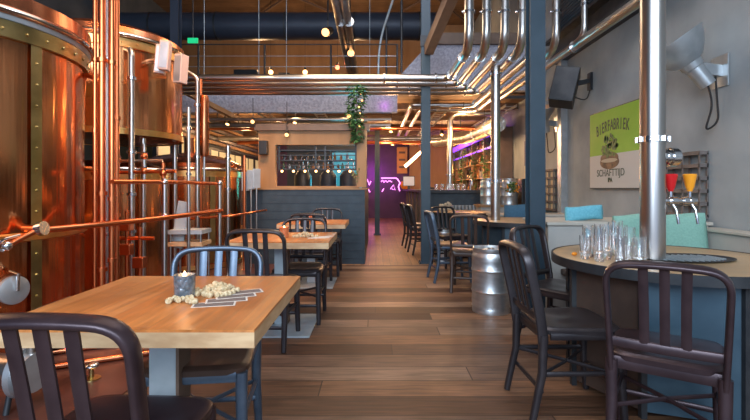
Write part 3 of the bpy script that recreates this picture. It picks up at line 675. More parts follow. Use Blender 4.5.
def cushion(name, x, y, z, w, h, d, m, label, tilt=.12, rz=0):
    b = MB(); n = 10
    vs = []; 
    for s in (-1, 1):
        for i in range(n+1):
            for j in range(n+1):
                u = i/n*2-1; v = j/n*2-1
                th = d*(.28+.72*(1-abs(u)**4)*(1-abs(v)**4))
                vs.append((u*w/2*(1-.04*(1-v*v)*0-.03*abs(v)), s*th/2, (v+1)*h/2+ .01*math.sin(u*2)))
    fs = []; N1 = (n+1)**2
    for s in (0, 1):
        for i in range(n):
            for j in range(n):
                a = s*N1+i*(n+1)+j; f = (a, a+n+1, a+n+2, a+1); fs.append(f if not s else f[::-1])
    ring = [i*(n+1) for i in range(n)]+[n*(n+1)+j for j in range(n)]+[i*(n+1)+n for i in range(n,0,-1)]+[j for j in range(n,0,-1)]
    for k in range(len(ring)): a, c = ring[k], ring[(k+1)%len(ring)]; fs.append((a, a+N1, c+N1, c))
    b.add(vs, fs); o = b.build(name, m, None, 60); tag(o, label, 'cushion', 'back cushions on the benches'); o.location = (x,y,z); o.rotation_euler = (-tilt,0,rz); return o
cushion('cushion', 2.585, 3.83, .46, .47, .48, .11, 'teal_cush', 'mint green cushion against the partition right of the near column')
cushion('cushion', 2.19, 3.88, .46, .28, .47, .10, 'teal_cush', 'mint green cushion mostly hidden behind the glasses', .1)
cushion('cushion', 1.93, 4.2, .862, .36, .13, .10, 'blue_cush', 'light blue cushion on top of the pale partition', .1, .08)
t = thing('bench_partition', 'farther pale partition behind the second round table', 'partition', (1.75, 6.7, 0))
MB().box(0,1.2,0,.4,0,.74).build('wall', 'bench', t, 0, .01); MB().box(-.02,1.22,-.02,.42,.74,.77).build('ledge', 'bench_top', t, 0)
t = thing('booth_bench', 'brown bench seat in front of the farther partition', 'bench', (1.85, 6.42, 0))
MB().box(0,.68,0,.27,0,.45).build('seat', 'seat_brown', t, 0, .01)
cushion('cushion', 2.12, 6.60, .46, .50, .46, .10, 'navy_cush', 'dark blue cushion behind the tall blue steel post', .05)
t = thing('bench_partition', 'low pale bench back along the wall beyond the partition', 'partition', (2.55, 4.64, 0))
MB().box(0,.44,0,2.04,0,.70).build('wall', 'bench', t, 0, .01); MB().box(-.02,.44,0,2.04,.70,.725).build('ledge', 'bench_top', t, 0)

# ================================================================== WALL FIXTURES ON THE RIGHT WALL (X = 3)
def rack(y0, y1, z0, z1, label, rows=6):
    t = thing('wall_rack', label, 'rack', (2.995, (y0+y1)/2, z0), 0, 'grey wooden wall racks')
    L = (y1-y0)/2; hgt = z1-z0
    for k in range(rows): z = hgt*k/(rows-1); MB().box(-.08,0,-L,L,z-.017,z+.017).build('shelf', 'rack_grey', t, 0)
    for y in (-L+.01, -L*.33, L*.33, L-.01): MB().box(-.012,0,y-.01,y+.01,0,hgt).box(-.08,-.070,y-.006,y+.006,0,hgt).build('upright', 'rack_grey', t, 0)
rack(4.08, 4.78, .90, 1.48, 'grey wooden rack on the wall behind the beer taps')
rack(7.45, 8.1, .80, 1.46, 'smaller grey wooden rack on the wall near the corner pilaster')
mb = MB()
for k in range(5):
    for j in range(3): mb.box(2.93,2.96,7.5+j*.2,7.6+j*.2,.815+k*.132,.9+k*.132)
tag(mb.build('menu_card', 'cream', None, 0), 'row of pale cards standing in the smaller wall rack', 'card', kind='stuff')
# poster
t = thing('poster', 'green and white beer poster on the grey wall reading BIERFABRIEK', 'poster', (2.995, 5.66, 1.15))
Lh = .62; PH = 1.02
MB().box(-.03,0,-Lh,Lh,0,PH).build('board', 'black', t, 0)
MB().box(-.034,-.03,-Lh+.012,Lh-.012,.44,PH-.012).build('green_field', 'green_poster', t, 0)
MB().box(-.034,-.03,-Lh+.012,Lh-.012,.012,.44).build('white_field', 'white_poster', t, 0)
R = (PI/2, 0, -PI/2)
for i, ch in enumerate('BIERFABRIEK'):
    k = (i-5); text_mesh('letter', ch, .195, 'dark_print', (-.036, .03-k*.072, .80-.0018*k*k), (PI/2, 0, -PI/2), t, .001, .58, bold=.003).rotation_euler = (Matrix.Rotation(-PI/2,3,'Z') @ Matrix.Rotation(PI/2,3,'X') @ Matrix.Rotation(-k*.02,3,'Z')).to_euler()
text_mesh('subtitle', 'SCHAFTTIJD', .13, 'dark_print', (-.036, .07, .20), R, t, .001, .95)
text_mesh('subtitle', 'IPA', .075, 'dark_print', (-.036, .07, .11), R, t, .001, 1, bold=.004)
# printed hop over a cut barrel, flat relief
bb = MB(); 
def flat_ell(mb, y, z, ry, rz_, x=-.036, n=20): mb.prism([(y+ry*math.cos(2*PI*k/n), z+rz_*math.sin(2*PI*k/n)) for k in range(n)], 'x', x, x+.002)
flat_ell(bb, .09, .34, .235, .09); flat_ell(bb, .09, .39, .22, .08, -.037); bb.build('barrel_print', 'barrel_brown', t, 0)
cr = MB(); flat_ell(cr, .09, .36, .2, .026, -.039); cr.build('barrel_print', 'cream', t, 0)
hb = MB()
for k in range(34):
    a = rnd.uniform(0, 2*PI); q = math.sqrt(rnd.random()); flat_ell(hb, (.09)+.20*q*math.cos(a), .52+.13*q*math.sin(a), .035, .028, -.038-.0002*(k%5), 8)
hb.build('hop_print', 'hop_green', t, 0)
hd = MB()
for k in range(16):
    a = rnd.uniform(0, 2*PI); q = math.sqrt(rnd.random()); flat_ell(hd, .09+.12*q*math.cos(a), .62+.09*q*math.sin(a), .022, .03, -.040, 7)
hd.build('hop_print', 'leaf', t, 0)
# hanging loudspeaker
t = thing('loudspeaker', 'black loudspeaker hanging on the grey wall beside the pipes', 'speaker', (2.99, 6.30, 2.62))
mm = Matrix.Translation((-.36,.02,-.06)) @ Matrix.Rotation(.22,4,'Y') @ Matrix.Rotation(-.45,4,'Z') @ Matrix.Rotation(-.15,4,'X')
MB().box(-.16,.16,-.15,.15,-.25,.25,mm).build('cabinet', 'black', t, 0, .012)
MB().box(-.145,.145,-.155,-.15,-.235,.235,mm).build('grille', 'dark_steel', t, 0)
MB().box(-.03,0,-.05,.05,-.10,.14).build('wall_plate', 'black', t, 0); MB().bar((-.02,0,.03),(-.30,.01,-.03),.06,.06).build('bracket_arm', 'black', t)
MB().tube(fillet([(-.01,.0,-.08),(-.06,0,-.25),(-.22,0,-.20)], .1), .008).build('cable', 'rubber', t)
# flood lamps
def flood(y, z, s, label, ang, side=1):
    t = thing('wall_lamp', label, 'lamp', (2.995, y, z), 0, 'bell shaped wall floodlights')
    MB().box(-.015,0,-.09*s,.09*s,-.13*s,.13*s).build('wall_plate', 'lamp_grey', t, 0, .003)
    MB().bar((-.01,0,0),(-.17*s,0,.02*s),.07*s,.09*s).build('arm', 'lamp_grey', t, 0)
    d = Vector(ang).normalized(); p = Vector((-.20*s,0,-.0*s))
    m3 = d.to_track_quat('Z','Y').to_matrix()
    MB().ball(p,.05*s,12).cyl(p-d*.14*s,p+d*.05*s,.06*s,.07*s,18).build('lamp_housing', 'lamp_grey', t)
    sh = p+d*.02*s
    MB().lathe([(.05*s,0),(.08*s,.02*s),(.088*s,.07*s),(.12*s,.09*s),(.18*s,.16*s),(.235*s,.27*s),(.24*s,.29*s),(.23*s,.29*s),(.17*s,.17*s),(.05*s,.09*s)], sh, 28, m3, cap=False).build('lamp_shade', 'lamp_grey', t)
    MB().lathe([(0,0.09*s),(.06*s,.10*s),(.165*s,.18*s),(.225*s,.27*s)], sh, 24, m3, cap=False).build('reflector', 'reflector', t)
    MB().tube(fillet([p-d*.13*s, p-d*.2*s+Vector((0,0,-.12*s)), Vector((-.14*s,0,-.50*s)), Vector((.0-.02*s,-.0,-.42*s)), Vector((-.05*s,0,-.02*s))], .1*s, 6), .008*s, 8).build('cable', 'rubber', t)
flood(3.93, 2.17, 1.05, 'large bell shaped grey floodlight high on the wall at right', (-.58,.12,.81))
flood(7.5, 2.22, 1.0, 'bell shaped floodlight farther along the wall beside blue post', (-.3,-.3,.8))
# ================================================================== COPPER BREWERY
def ring(mb, r, z, rt, seg=72): mb.lathe([(r+rt*math.cos(a*PI/5), z+rt*math.sin(a*PI/5)) for a in range(11)], (0,0,0), seg, cap=False)
def rivets(mb, r, pts):
    for a, z in pts: mb.ball((r*math.cos(a), r*math.sin(a), z), .010, 6)
# ---- tank 1
t = thing('copper_tank', 'largest copper tank, cut by the left edge, with brass riveted strip', 'tank', (-3.10, 3.10, 0), 0, 'copper brewing tanks')
r = .93
MB().lathe([(r*.97,.10),(r,.14),(r,2.10)], (0,0,0), 96, cap=False).build('body', 'copper', t, 40)
MB().lathe([(r+.004,.82),(r+.02,.83),(r+.02,.87),(r+.004,.88)], (0,0,0), 96, cap=False).build('brass_band', 'brass_hot', t)
b = MB().lathe([(r+.002,2.07),(r+.025,2.07),(r+.03,2.17),(r+.01,2.17)], (0,0,0), 96, cap=False); rivets(b, r+.03, [(k*PI/22, 2.115) for k in range(44)]); b.build('brass_band', 'brass', t)
b = MB().lathe([(r-.05,2.17),(r+.03,2.175),(r+.045,2.20)], (0,0,0), 96, cap=False); b.build('collar', 'grey_steel', t)
b = MB(); ring(b, r+.045, 2.225, .026); b.build('rim_tube', 'chrome', t)
MB().lathe([(r+.05,2.25),(r+.045,2.34),(r-.02,2.37),(r*.8,2.44),(r*.4,2.62),(.15,2.68),(.15,2.9),(0,2.9)], (0,0,0), 96).build('lid', 'copper_dark', t, 40)
a0 = math.radians(-12); b = MB()
b.lathe([(r+.003,.10),(r+.016,.10),(r+.016,2.08),(r+.003,2.08)], (0,0,0), 4, a0=a0-.040, a1=a0+.040)
rivets(b, r+.018, [(a0+.0, .2+k*.135) for k in range(14)]); b.build('brass_strip', 'brass', t)
am = math.radians(-22); d = Vector((math.cos(am), math.sin(am), 0)); p = d*(r-.005)+Vector((0,0,.545))
h = MB().tube([p, p+d*.05], .098, 30); h.build('manhole_collar', 'copper_dark', t)
MB().tube([p+d*.05, p+d*.075, p+d*.085], [.085,.085,.06], 30).build('manhole_door', 'lamp_grey', t)
b = MB(); b.tube([p+d*.03+Vector((0,0,.11)), p+d*.11+Vector((0,0,.10)), p+d*.10], .010); b.build('manhole_handle', 'chrome', t)
for k in range(6): a = k*PI/3+.3; MB().cyl((.75*math.cos(a), .75*math.sin(a), 0),(.75*math.cos(a), .75*math.sin(a), .12),.05).build('leg', 'stain', t)
# ---- tank 2 (raised)
def big_tank(x, y, r, z0, z1, label, legs=True, split=None):
    t = thing('copper_tank', label, 'tank', (x, y, 0), 0, 'copper brewing tanks')
    if split: MB().lathe([(r*.2,z0-.12),(r*.9,z0-.03),(r,z0),(r,split),(r*.93,split+.03),(r*.93,z1)], (0,0,0), 80).build('body', 'copper', t, 40)
    else: MB().lathe([(r*.6,z0),(r,z0+.03),(r,z1)], (0,0,0), 80).build('body', 'copper', t, 40)
    rr = r*.93 if split else r
    MB().lathe([(r+.003,z0+.02),(r+.014,z0+.02),(r+.014,z0+.08),(r+.003,z0+.08)], (0,0,0), 80, cap=False).build('brass_band', 'brass_hot', t)
    if split: MB().lathe([(r+.003,split-.06),(r+.014,split-.06),(r+.01,split+.01),(r*.93,split+.04)], (0,0,0), 80, cap=False).build('brass_band', 'brass_hot', t)
    b = MB(); b.lathe([(rr+.003,z1-.10),(rr+.02,z1-.10),(rr+.02,z1-.02),(rr+.003,z1-.02)], (0,0,0), 80, cap=False); rivets(b, rr+.02, [(k*PI/18, z1-.06) for k in range(36)]); b.build('brass_band', 'brass_hot', t)
    b = MB(); ring(b, rr+.03, z1+.01, .024); b.build('rim_tube', 'chrome', t)
    MB().lathe([(rr+.03,z1+.03),(rr+.02,z1+.09),(rr*.93,z1+.13),(rr*.6,z1+.22),(rr*.2,z1+.27),(.08,z1+.28),(.08,z1+.5),(0,z1+.5)], (0,0,0), 80).build('lid', 'copper_dark', t, 40)
    if legs:
        for k in range(6): a = k*PI/3-.55; MB().cyl((r*.9*math.cos(a), r*.9*math.sin(a), 0),(r*.9*math.cos(a), r*.9*math.sin(a), z0),.026, seg=14).build('leg', 'stain', t)
    return t
big_tank(-2.93, 4.93, .755, 1.66, 2.62, 'raised copper tank on steel legs right of the largest tank', True)
t3 = big_tank(-2.93, 4.93, .62, .0, 1.34, 'low copper kettle standing beneath the raised tank', False)
for ch in t3.children:
    if ch.name.startswith('lid'): bpy.data.objects.remove(ch)
MB().lathe([(.63,1.36),(.4,1.44),(0,1.46)], (0,0,0), 60).build('lid', 'copper_dark', t3)
t4 = big_tank(-2.85, 6.95, .75, .0, 1.42, 'domed copper tank farther back, with window band behind it', False)
a0 = math.radians(-45); b = MB(); b.lathe([(.753,.10),(.766,.10),(.766,1.35),(.753,1.35)], (0,0,0), 4, a0=a0-.05, a1=a0+.05); b.build('brass_strip', 'brass', t4)
# vertical pipework in front of the tanks
def vpipe(x, y, z0, z1, r, m, label, clamps=(), top=None, group='vertical pipes among the copper tanks'):
    t = thing('riser_pipe', label, 'pipe', (x, y, z0), 0, group)
    pts = [(0,0,0),(0,0,z1-z0)]
    if top: pts = fillet([(0,0,0),(0,0,z1-z0)]+[tuple(q) for q in top], .07, 6)
    MB().tube(pts, r, 14).build('pipe', m, t, 40)
    for z in clamps:
        MB().cyl((0,0,z-z0-.014),(0,0,z-z0+.014),r*1.55, seg=14).build('clamp', 'chrome' if m != 'copper_pipe' else 'copper_pipe', t)
    MB().cyl((0,0,0),(0,0,.01),r*2,seg=14).build('foot', m, t)
    return t
vpipe(-2.146, 3.46, 0, 6.1, .016, 'copper_pipe', 'thin bright copper riser closest to the largest tank', (.9,1.6,2.14))
vpipe(-2.152, 3.53, 0, 2.0, .021, 'copper_pipe', 'copper riser with an arched top at the edge of the largest tank', (.5,1.1), [(-.14,.02,1.98+.08-.0),(-.16,.02,1.7)])
vpipe(-2.056, 3.40, 0, 6.1, .024, 'copper_pipe', 'thickest orange copper riser in the pipe bundle', (.55,1.12,2.12))
vpipe(-2.078, 3.50, 0, 6.1, .019, 'stain', 'steel riser squeezed between copper risers', (.8,2.15))
vpipe(-1.981, 3.40, 0, 6.1, .020, 'copper_pipe', 'copper riser right of centre in the pipe bundle', (.62,1.08,2.1))
vpipe(-2.001, 3.50, 0, 6.1, .017, 'copper_pipe', 'rightmost copper riser of the pipe bundle', (.95,1.7))
vpipe(-2.32, 4.30, 0, 2.47, .028, 'stain', 'steel downpipe in front of the raised copper tank', (.75,1.1,1.5,2.2), [(-.15,.12,2.47+.06)])
vpipe(-1.86, 4.5, 0, 1.96, .018, 'stain', 'thin steel riser right of the raised tank', (1.3,1.75))
vpipe(-2.32, 6.0, 0, 2.6, .02, 'copper_pipe', 'thin copper riser before the domed tank', (1.2,1.5))
vpipe(-1.96, 6.0, 0, 1.72, .028, 'stain', 'short steel riser with valve in front of the domed tank', (.5,1.15,1.55))
vpipe(-1.86, 6.4, 0, 1.62, .020, 'copper_pipe', 'thin riser right of the domed copper tank', (.4,1.4))
t = thing('copper_cylinder', 'slim copper cylinder standing above the domed tank', 'cylinder', (-2.18, 5.75, 1.55))
MB().lathe([(0,-.0),(.05,.02),(.06,.06),(.06,.72),(.05,.78),(0,.8)], (0,0,0), 24).build('body', 'copper_dark', t)
MB().cyl((-.09,0,-1.55),(-.09,0,.85),.018).build('side_pipe', 'stain', t); MB().cyl((0,0,-.35),(0,0,.02),.016).build('support_pipe', 'stain', t)
MB().cyl((-.09,0,.6),(0,0,.6),.012).build('connector', 'chrome', t)
# slanted pipe from the upper platform
vp = thing('slanted_pipe', 'steel pipe bending down beside the white control boxes', 'pipe', (-2.05, 5.2, 2.0))
MB().tube(fillet([(-.55,0,.75),(0,0,.43),(0,0,-2.0)], .06), .022, 12).build('pipe', 'stain', vp)
for z in (.1,-.5): MB().cyl((0,0,z),(0,0,z+.03),.035).build('clamp','chrome',vp)
# handrails
def rail(pts, r, m, label, parts=None, fr=.3):
    t = thing('brewery_rail', label, 'rail', pts[0], 0, 'pipe rails before the copper tanks')
    p0 = Vector(pts[0]); MB().tube(fillet([Vector(p)-p0 for p in pts], fr, 6), r, 12).build('pipe', m, t, 40); return t
rail([(-2.20,2.86,.885),(-1.93,3.30,.90),(-1.76,3.9,.91),(-1.59,4.65,.93)], .021, 'copper_pipe', 'lower copper rail running from the valves past the tanks')
rail([(-1.92,3.3,1.205),(-1.80,4.0,1.215),(-1.66,4.7,1.205)], .018, 'copper_pipe', 'upper copper rail level with the domed tank')
rail([(-2.3,5.6,.78),(-1.75,5.6,.82),(-1.6,6.6,.84)], .016, 'copper_pipe', 'far copper rail in front of the domed tank', fr=.1)
for x, y, lab in ((-1.60,4.64,'steel stanchion carrying the ends of the copper rails'),(-1.80,3.86,'steel stanchion in the middle of the copper rails')):
    tt = thing('stanchion', lab, 'post', (x,y,0), 0, 'rail stanchions'); MB().cyl((0,0,0),(0,0,1.24),.018).build('pipe','stain',tt); MB().cyl((0,0,0),(0,0,.01),.05).build('foot','stain',tt)
    for z in (.92,1.21): MB().ball((0,0,z),.028,10).build('joint','chrome',tt)
# valves at far left
def valve(x, y, z, label, s=1):
    t = thing('ball_valve', label, 'valve', (x,y,z), 0, 'valves on the near copper tank')
    MB().cyl((-.14*s,.02,0),(.0,0,0),.024*s,seg=16).build('body','copper_pipe',t)
    MB().cyl((0,-.0,0),(.03*s,-.0,.005),.045*s,seg=20).cyl((-.02*s,0,0),(0,0,0),.036*s,seg=20).build('union_nut','chrome',t)
    MB().tube([(0,0,0),(-.05*s,-.06*s,-.04*s),(-.10*s,-.13*s,-.09*s)],.019*s,12).build('neck','copper_pipe',t)
    MB().tube(fillet([(-.06*s,-.08*s,-.03*s),(-.11*s,-.15*s,-.05*s),(-.14*s,-.17*s,-.1*s),(-.10*s,-.15*s,-.12*s)],.02*s),.008*s,8).build('lever','chrome',t)
    MB().ball((-.10*s,-.13*s,-.09*s),.032*s,12).build('cap','chrome',t)
valve(-2.10, 2.83, .905, 'chrome and copper valve with lever in front of the largest tank')
valve(-2.20, 2.55, .90, 'valve half cut by the left edge of the picture')
vpz = vpipe(-2.30, 2.70, 0, .95, .02, 'copper_pipe', 'short copper standpipe at the valves of the largest tank', (.5,))
# bundle cross pieces & small valves under the raised tank
t = thing('valve_manifold', 'cluster of small copper valves beneath the raised tank', 'valves', (-2.35, 4.30, 1.30))
for i,(a,b) in enumerate((((-.35,0,0),(.45,0,.02)),((-.3,.05,.12),(.3,.05,.12)),((-.1,0,-.05),(-.1,0,.3)),((.15,0,-.1),(.15,0,.28)),((.33,.0,-.3),(.33,0,.1)))): MB().cyl(a,b,.016).build('pipe','copper_pipe' if i%2==0 else 'stain',t)
for x,z in ((-.1,.12),(.15,.02),(.15,.16),(.33,.0)):
    v = MB().ball((x,0,z),.034,10).build('valve_body','copper_pipe',t); MB().bar((x-.05,-.04,z+.03),(x+.05,-.04,z+.03),.012,.012).build('lever','chrome',v)
MB().cyl((.33,0,-.3),(.33,0,-1.3),.016).build('support','stain',t)
t = thing('valve_manifold', 'copper valve cluster low behind the nearest table', 'valves', (-2.28, 4.15, .70))
for i,(a,b) in enumerate((((-.3,0,0),(.25,0,0)),((0,0,-.7),(0,0,.25)),((.12,0,-.4),(.12,0,.1)))): MB().cyl(a,b,.018).build('pipe','copper_pipe',t)
for x,z in ((0,.12),(.0,-.1),(.12,-.22)): MB().box(x-.05,x+.05,-.05,.03,z-.05,z+.05).build('valve_body','copper_pipe',t,0,.008)
# white control boxes on the raised tank
for x, y, z, rz, lab in ((-2.10,4.42,2.41,.25,'left white control box on the raised tank'),(-2.03,4.36,2.43,.15,'middle white control box on the raised tank'),(-1.92,4.46,2.33,-.3,'right pinkish control box on the raised tank')):
    t = thing('control_box', lab, 'control box', (x,y,z), rz, 'control boxes on the raised tank')
    mm = Matrix.Rotation(.08,4,'Y'); MB().box(-.045,.045,-.05,.05,-.14,.14,mm).build('housing','white',t,0,.006); MB().box(-.035,.035,-.054,-.05,-.12,.12,mm).build('cover','lamp_grey',t,0)
    MB().bar((0,.05,0),(-.3,.25,0),.02,.02).build('bracket','stain',t)
for i,x in enumerate((-1.90,-1.82,-1.74)):
    t = thing('grey_board', '%s grey panel of the three behind the domed tank' % ('left','middle','right')[i], 'panel', (x,6.6,1.16+.02*i), .5, 'grey panels beside the domed tank')
    MB().box(-.055,.055,-.01,.01,-.04,.24).build('plate','lamp_grey',t,0,.004); MB().cyl((0,.0,-1.16-.02*i),(0,.0,-.04),.012).build('stand','stain',t)
t = thing('transfer_pump', 'steel pump with round flange on the red floor left of the nearest table', 'pump', (-1.86, 2.35, .006))
MB().cyl((-.30,.05,.20),(.02,.0,.20),.085,seg=24).build('motor','stain',t); MB().cyl((.02,0,.20),(.05,0,.20),.125,seg=28).cyl((.05,0,.20),(.10,-.01,.20),.10,seg=28).build('pump_head','lamp_grey',t)
MB().tube(fillet([(.075,0,.28),(.075,0,.50),(.075,.3,.50)],.06),.022,12).build('outlet_pipe','stain',t)
for x in (-.24,-.02):
    for y in (-.05,.09): MB().cyl((x,y,0),(x*.95,y*.5+.01,.14),.014).build('leg','dark_steel',t)
# galvanized bracket chair shape
t = thing('step_stool', 'grey metal step stool behind the nearest table by the tanks', 'stool', (-1.95, 4.62, 0))
MB().bar((-.08,.0,.55),(.0,0,1.02),.12,.03).build('back_plate','grey_steel',t,0); MB().box(-.12,.22,-.12,.14,.70,.74).build('step','grey_steel',t,0); 
for sx in (-.1,.2):
    for sy in (-.1,.12): MB().cyl((sx,sy,0),(sx,sy,.70),.012).build('leg','stain',t)
MB().box(-.12,.22,-.12,.14,.58,.62).build('step','table_edge',t,0)
t = thing('floor_drain_valve', 'small chrome knob standing on the red floor', 'knob', (-1.72, 2.74, .006))
MB().lathe([(0,0),(.05,0),(.05,.006),(.012,.012),(.012,.07),(0,.07)],(0,0,0),16).build('stem','brass',t); MB().ball((0,0,.08),.034,12,(1.2,1.2,.6)).build('knob','chrome',t)
# floor hoses / pipes low at the left
for i,(y,lab) in enumerate(((2.4,'nearest thin pipe lying on the red floor'),(2.75,'second thin pipe lying on the red floor'))):
    tag(MB().cyl((-3.0,y,.026),(-1.5,y+.75,.026),.02,seg=10).build('floor_pipe','copper_dark'), lab, 'pipe', 'pipes on the red floor')

# ================================================================== NAVY PARTITION AND KIOSK
t = thing('navy_partition', 'navy panelled half wall behind the left tables', 'partition', (-2.0, 6.9, 0))
MB().box(0,1.83,0,.08,0,1.135).box(1.75,1.83,.08,3.2,0,1.135).build('panel', 'navy', t, 0)
g = MB()
for k in range(9): g.box(.0,1.83,-.006,0,.12*k+.09,.12*k+.093)
g.build('panel_groove', 'duct', t, 0)
MB().box(-.02,1.85,-.02,.1,1.135,1.16).box(1.73,1.85,.1,3.22,1.135,1.16).build('cap', 'tan_wall', t, 0)
t = thing('kiosk_frame', 'tan plywood frame around the pass-through above navy wall', 'frame', (0, 7.12, 0))
MB().box(-1.85,-1.58,0,.12,0,2.06).build('pier', 'tan_wall', t, 0); MB().box(-.30,-.15,-.1,.12,1.17,2.1).build('pier', 'tan_wall', t, 0)
MB().box(-1.58,-.30,0,.12,1.84,2.06).build('lintel', 'tan_wall', t, 0); MB().box(-1.9,-.1,-.06,.2,2.06,2.12).build('shelf', 'brown_beam', t, 0)
MB().box(-1.9,-.1,.0,.12,2.12,2.17).build('header', 'brown_beam', t, 0)
MB().box(-1.58,-.27,-.0,.3,1.145,1.19).build('sill', 'tan_wall', t, 0)
t = thing('bottle_rack', 'black steel rack hanging in the pass-through of the kiosk', 'rack', (-.93, 7.2, 1.46))
for z in (0,.14,.30): 
    b = MB(); 
    for y in (0,.08,.16,.24): b.bar((-.62,y,z),(.62,y,z),.012,.016)
    b.build('shelf','dark_steel',t,0)
for z in (.06,.22): MB().bar((-.62,0,z),(.62,0,z),.01,.014).build('guard_rail','dark_steel',t,0)
for x in (-.61,-.03,.12,.61): MB().box(x-.012,x+.012,0,.02,-.02,.38).build('upright','dark_steel',t,0)
k = 0
for z,n in ((1.477,14),(1.617,12)):
    for i in range(n):
        x = -1.5+i*1.1/n+rnd.uniform(0,.03); h = rnd.uniform(.07,.11)
        tag(MB().lathe([(0,0),(.022,0),(.022,h*.6),(.009,h*.75),(.009,h),(0,h)],(x,7.36,z),10).build('bottle',bottle_mats[rnd.randrange(5)]), 'small bottle on the %s shelf of the kiosk rack' % ('lower' if z<1.5 else 'upper'), 'bottle', 'bottles on the %s kiosk shelf' % ('lower' if z<1.5 else 'upper'))
ords = ('first','second','third','fourth','fifth','sixth','seventh')
for i,px in enumerate((282,293.5,305,316,328,339,350)):
    x = (px-376)*7.16/453
    t = thing('string_bulb', '%s glowing bulb from the left under the kiosk rack' % ords[i], 'bulb', (x,7.16,1.425), 0, 'bulbs strung under the kiosk rack')
    MB().ball((0,0,0),.020,10).build('bulb','bulb',t); MB().cyl((0,0,.012),(0,0,.05),.010).build('socket','black',t)
light('AREA','bulb_row_glow',(-.93,7.1,1.40),6,WARM,size=1.1,sy=.05)
struct('wall_back', MB().box(-2.0,-.2,10.2,10.28,0,2.78), 'dark_wall')
tag(MB().box(-.98,-.32,10.14,10.17,1.1,1.95).build('lit_panel','teal_window',None,0), 'teal glowing panel at the back of the kiosk', 'panel')
for i,(x,m) in enumerate(((-1.45,'dark_steel'),(-.95,'duct'),(-.55,'duct'))):
    t = thing('fermenter', '%s steel vessel behind the kiosk opening' % ('left','middle','right')[i], 'vessel', (x,9.0,0), 0, 'steel vessels behind the kiosk')
    MB().lathe([(0,.2),(.15,.45),(.17,.5),(.17,1.4),(.1,1.5),(0,1.52)],(0,0,0),28).build('body',m,t); MB().tube(fillet([(0,0,1.5),(0,0,1.72),(.1,0,1.72),(.1,0,1.2)],.04),.012).build('pipe','chrome',t)
    for a in (0,2.1,4.2): MB().cyl((.13*math.cos(a),.13*math.sin(a),0),(.13*math.cos(a),.13*math.sin(a),.5),.014).build('leg','stain',t)
tag(MB().box(-1.80,-1.68,6.95,7.08,1.68,1.89).box(-1.75,-1.73,7.08,7.12,1.76,1.8).build('loudspeaker','black',None,0,.006), 'small black loudspeaker left of the kiosk frame', 'speaker')
for i,(x,y,z,g) in enumerate(((-1.38,7.02,2.0,'led_red'),(-1.9,7.0,2.2,'bulb_soft'),(-.42,7.0,2.28,'bulb_soft'))):
    spot(x,y,z,(x+.1,6,z-.5),.05,('spotlight glowing orange on the kiosk lintel','small black spotlight above the black loudspeaker','small spotlight near the hanging plant')[i], 'bulb_soft', zt=2.55 if i else 2.5)

# lower ceiling clutter
for i,(y,z,r,m) in enumerate(((8.85,2.5,.03,'galv'),(9.3,2.45,.05,'galv'),(10.2,2.5,.04,'copper_pipe'),(11.8,2.45,.06,'galv'),(13.4,2.5,.05,'copper_pipe'))):
    t = thing('conduit', '%s conduit crossing under the lower ceiling' % ords[i], 'conduit', (-4.1,y,z), 0, 'conduits under the lower ceiling')
    L7 = 4.4 if i < 2 else 7.0
    MB().cyl((0,0,0),(L7,0,0),r,seg=12).build('pipe',m,t)
    for x in (1,3.5,6)[:2 if i < 2 else 3]: MB().box(x-.01,x+.01,-.01,.01,0,2.95-z).build('hanger','dark_steel',t,0)
for i,x in enumerate((-3.2,-2.4,-1.2,1.35,2.6)):
    t = thing('cable_tray', '%s cable tray from the left under the lower ceiling' % ords[i], 'cable tray', (x,8.7,2.72), 0, 'cable trays under the lower ceiling')
    b = MB().box(-.11,-.1,0,8,0,.05).box(.1,.11,0,8,0,.05)
    for k in range(26): b.box(-.1,.1,k*.31,k*.31+.03,0,.01)
    b.build('tray','galv',t,0)
for i,(x,y) in enumerate(((-3.0,9.2),(-2.2,11),(-.9,12),(.35,10.4),(.5,13.5),(1.6,11.0),(2.3,9.6),(-1.6,9.0))):
    spot(x,y,2.5,(x-.2,y-.8,1.2),.06,'small ceiling spotlight ' + ('left of the kiosk under the cable trays','above the left end of the kiosk','deep behind the kiosk','at the near end of the aisle','deep in the aisle before violet wall','above the middle of the bar','above the kegs on the wooden counter','above the kiosk header')[i],'bulb',zt=2.95)
t = thing('ceiling_track', 'louvred metal track slanting above the far windows at left', 'track', (-4.18,8.8,2.6))
for k in range(5): MB().box(.0,.08,0,8.4,-.32+k*.11,-.25+k*.11).build('louvre','galv' if k%2 else 'tan_wall',t,0)
t = thing('slanted_duct', 'tan slanted beam under the fascia above the domed tank', 'beam', (-3.35,7.75,2.75))
MB().bar((0,0,.1),(.66,.72,-.24),.10,.08).build('beam','tan_wall',t,0)

# hanging plant
def garland(x, y, z0, z1, rr, n, name, label, lights=0, m='leaf', s=.05):
    t = thing(name, label, 'plant', (x,y,z1)); b = MB()
    for k in range(n):
        u = rnd.random(); z = -(z1-z0)*u; q = rr*(1-.55*u)*rnd.uniform(.3,1); a = rnd.uniform(0,2*PI)
        c = Vector((q*math.cos(a)+.03*math.sin(u*9), q*math.sin(a), z)); L = s*rnd.uniform(.7,1.2)
        d = Vector((math.cos(a),math.sin(a),rnd.uniform(-1.2,.1))).normalized(); sd = d.cross(Vector((0,0,1))).normalized()*L*.42; nn = d.cross(sd).normalized()*L*.12
        b.add([c, c+d*L*.5+sd+nn, c+d*L, c+d*L*.5-sd+nn, c+d*L*.5-nn*.5],[(0,1,4),(1,2,4),(2,3,4),(3,0,4)])
    o = b.build('foliage', m, t, 0)
    MB().tube([(0,0,.0),(.02,0,-(z1-z0)*.5),(0,0,-(z1-z0)*.95)],.006,6).build('stem','brown_beam',t)
    for k in range(lights):
        MB().ball((.07+.03*math.sin(k*2), -.06, -.14-.1*k),.016,8).build('fairy_light','bulb_soft',t)
    return t
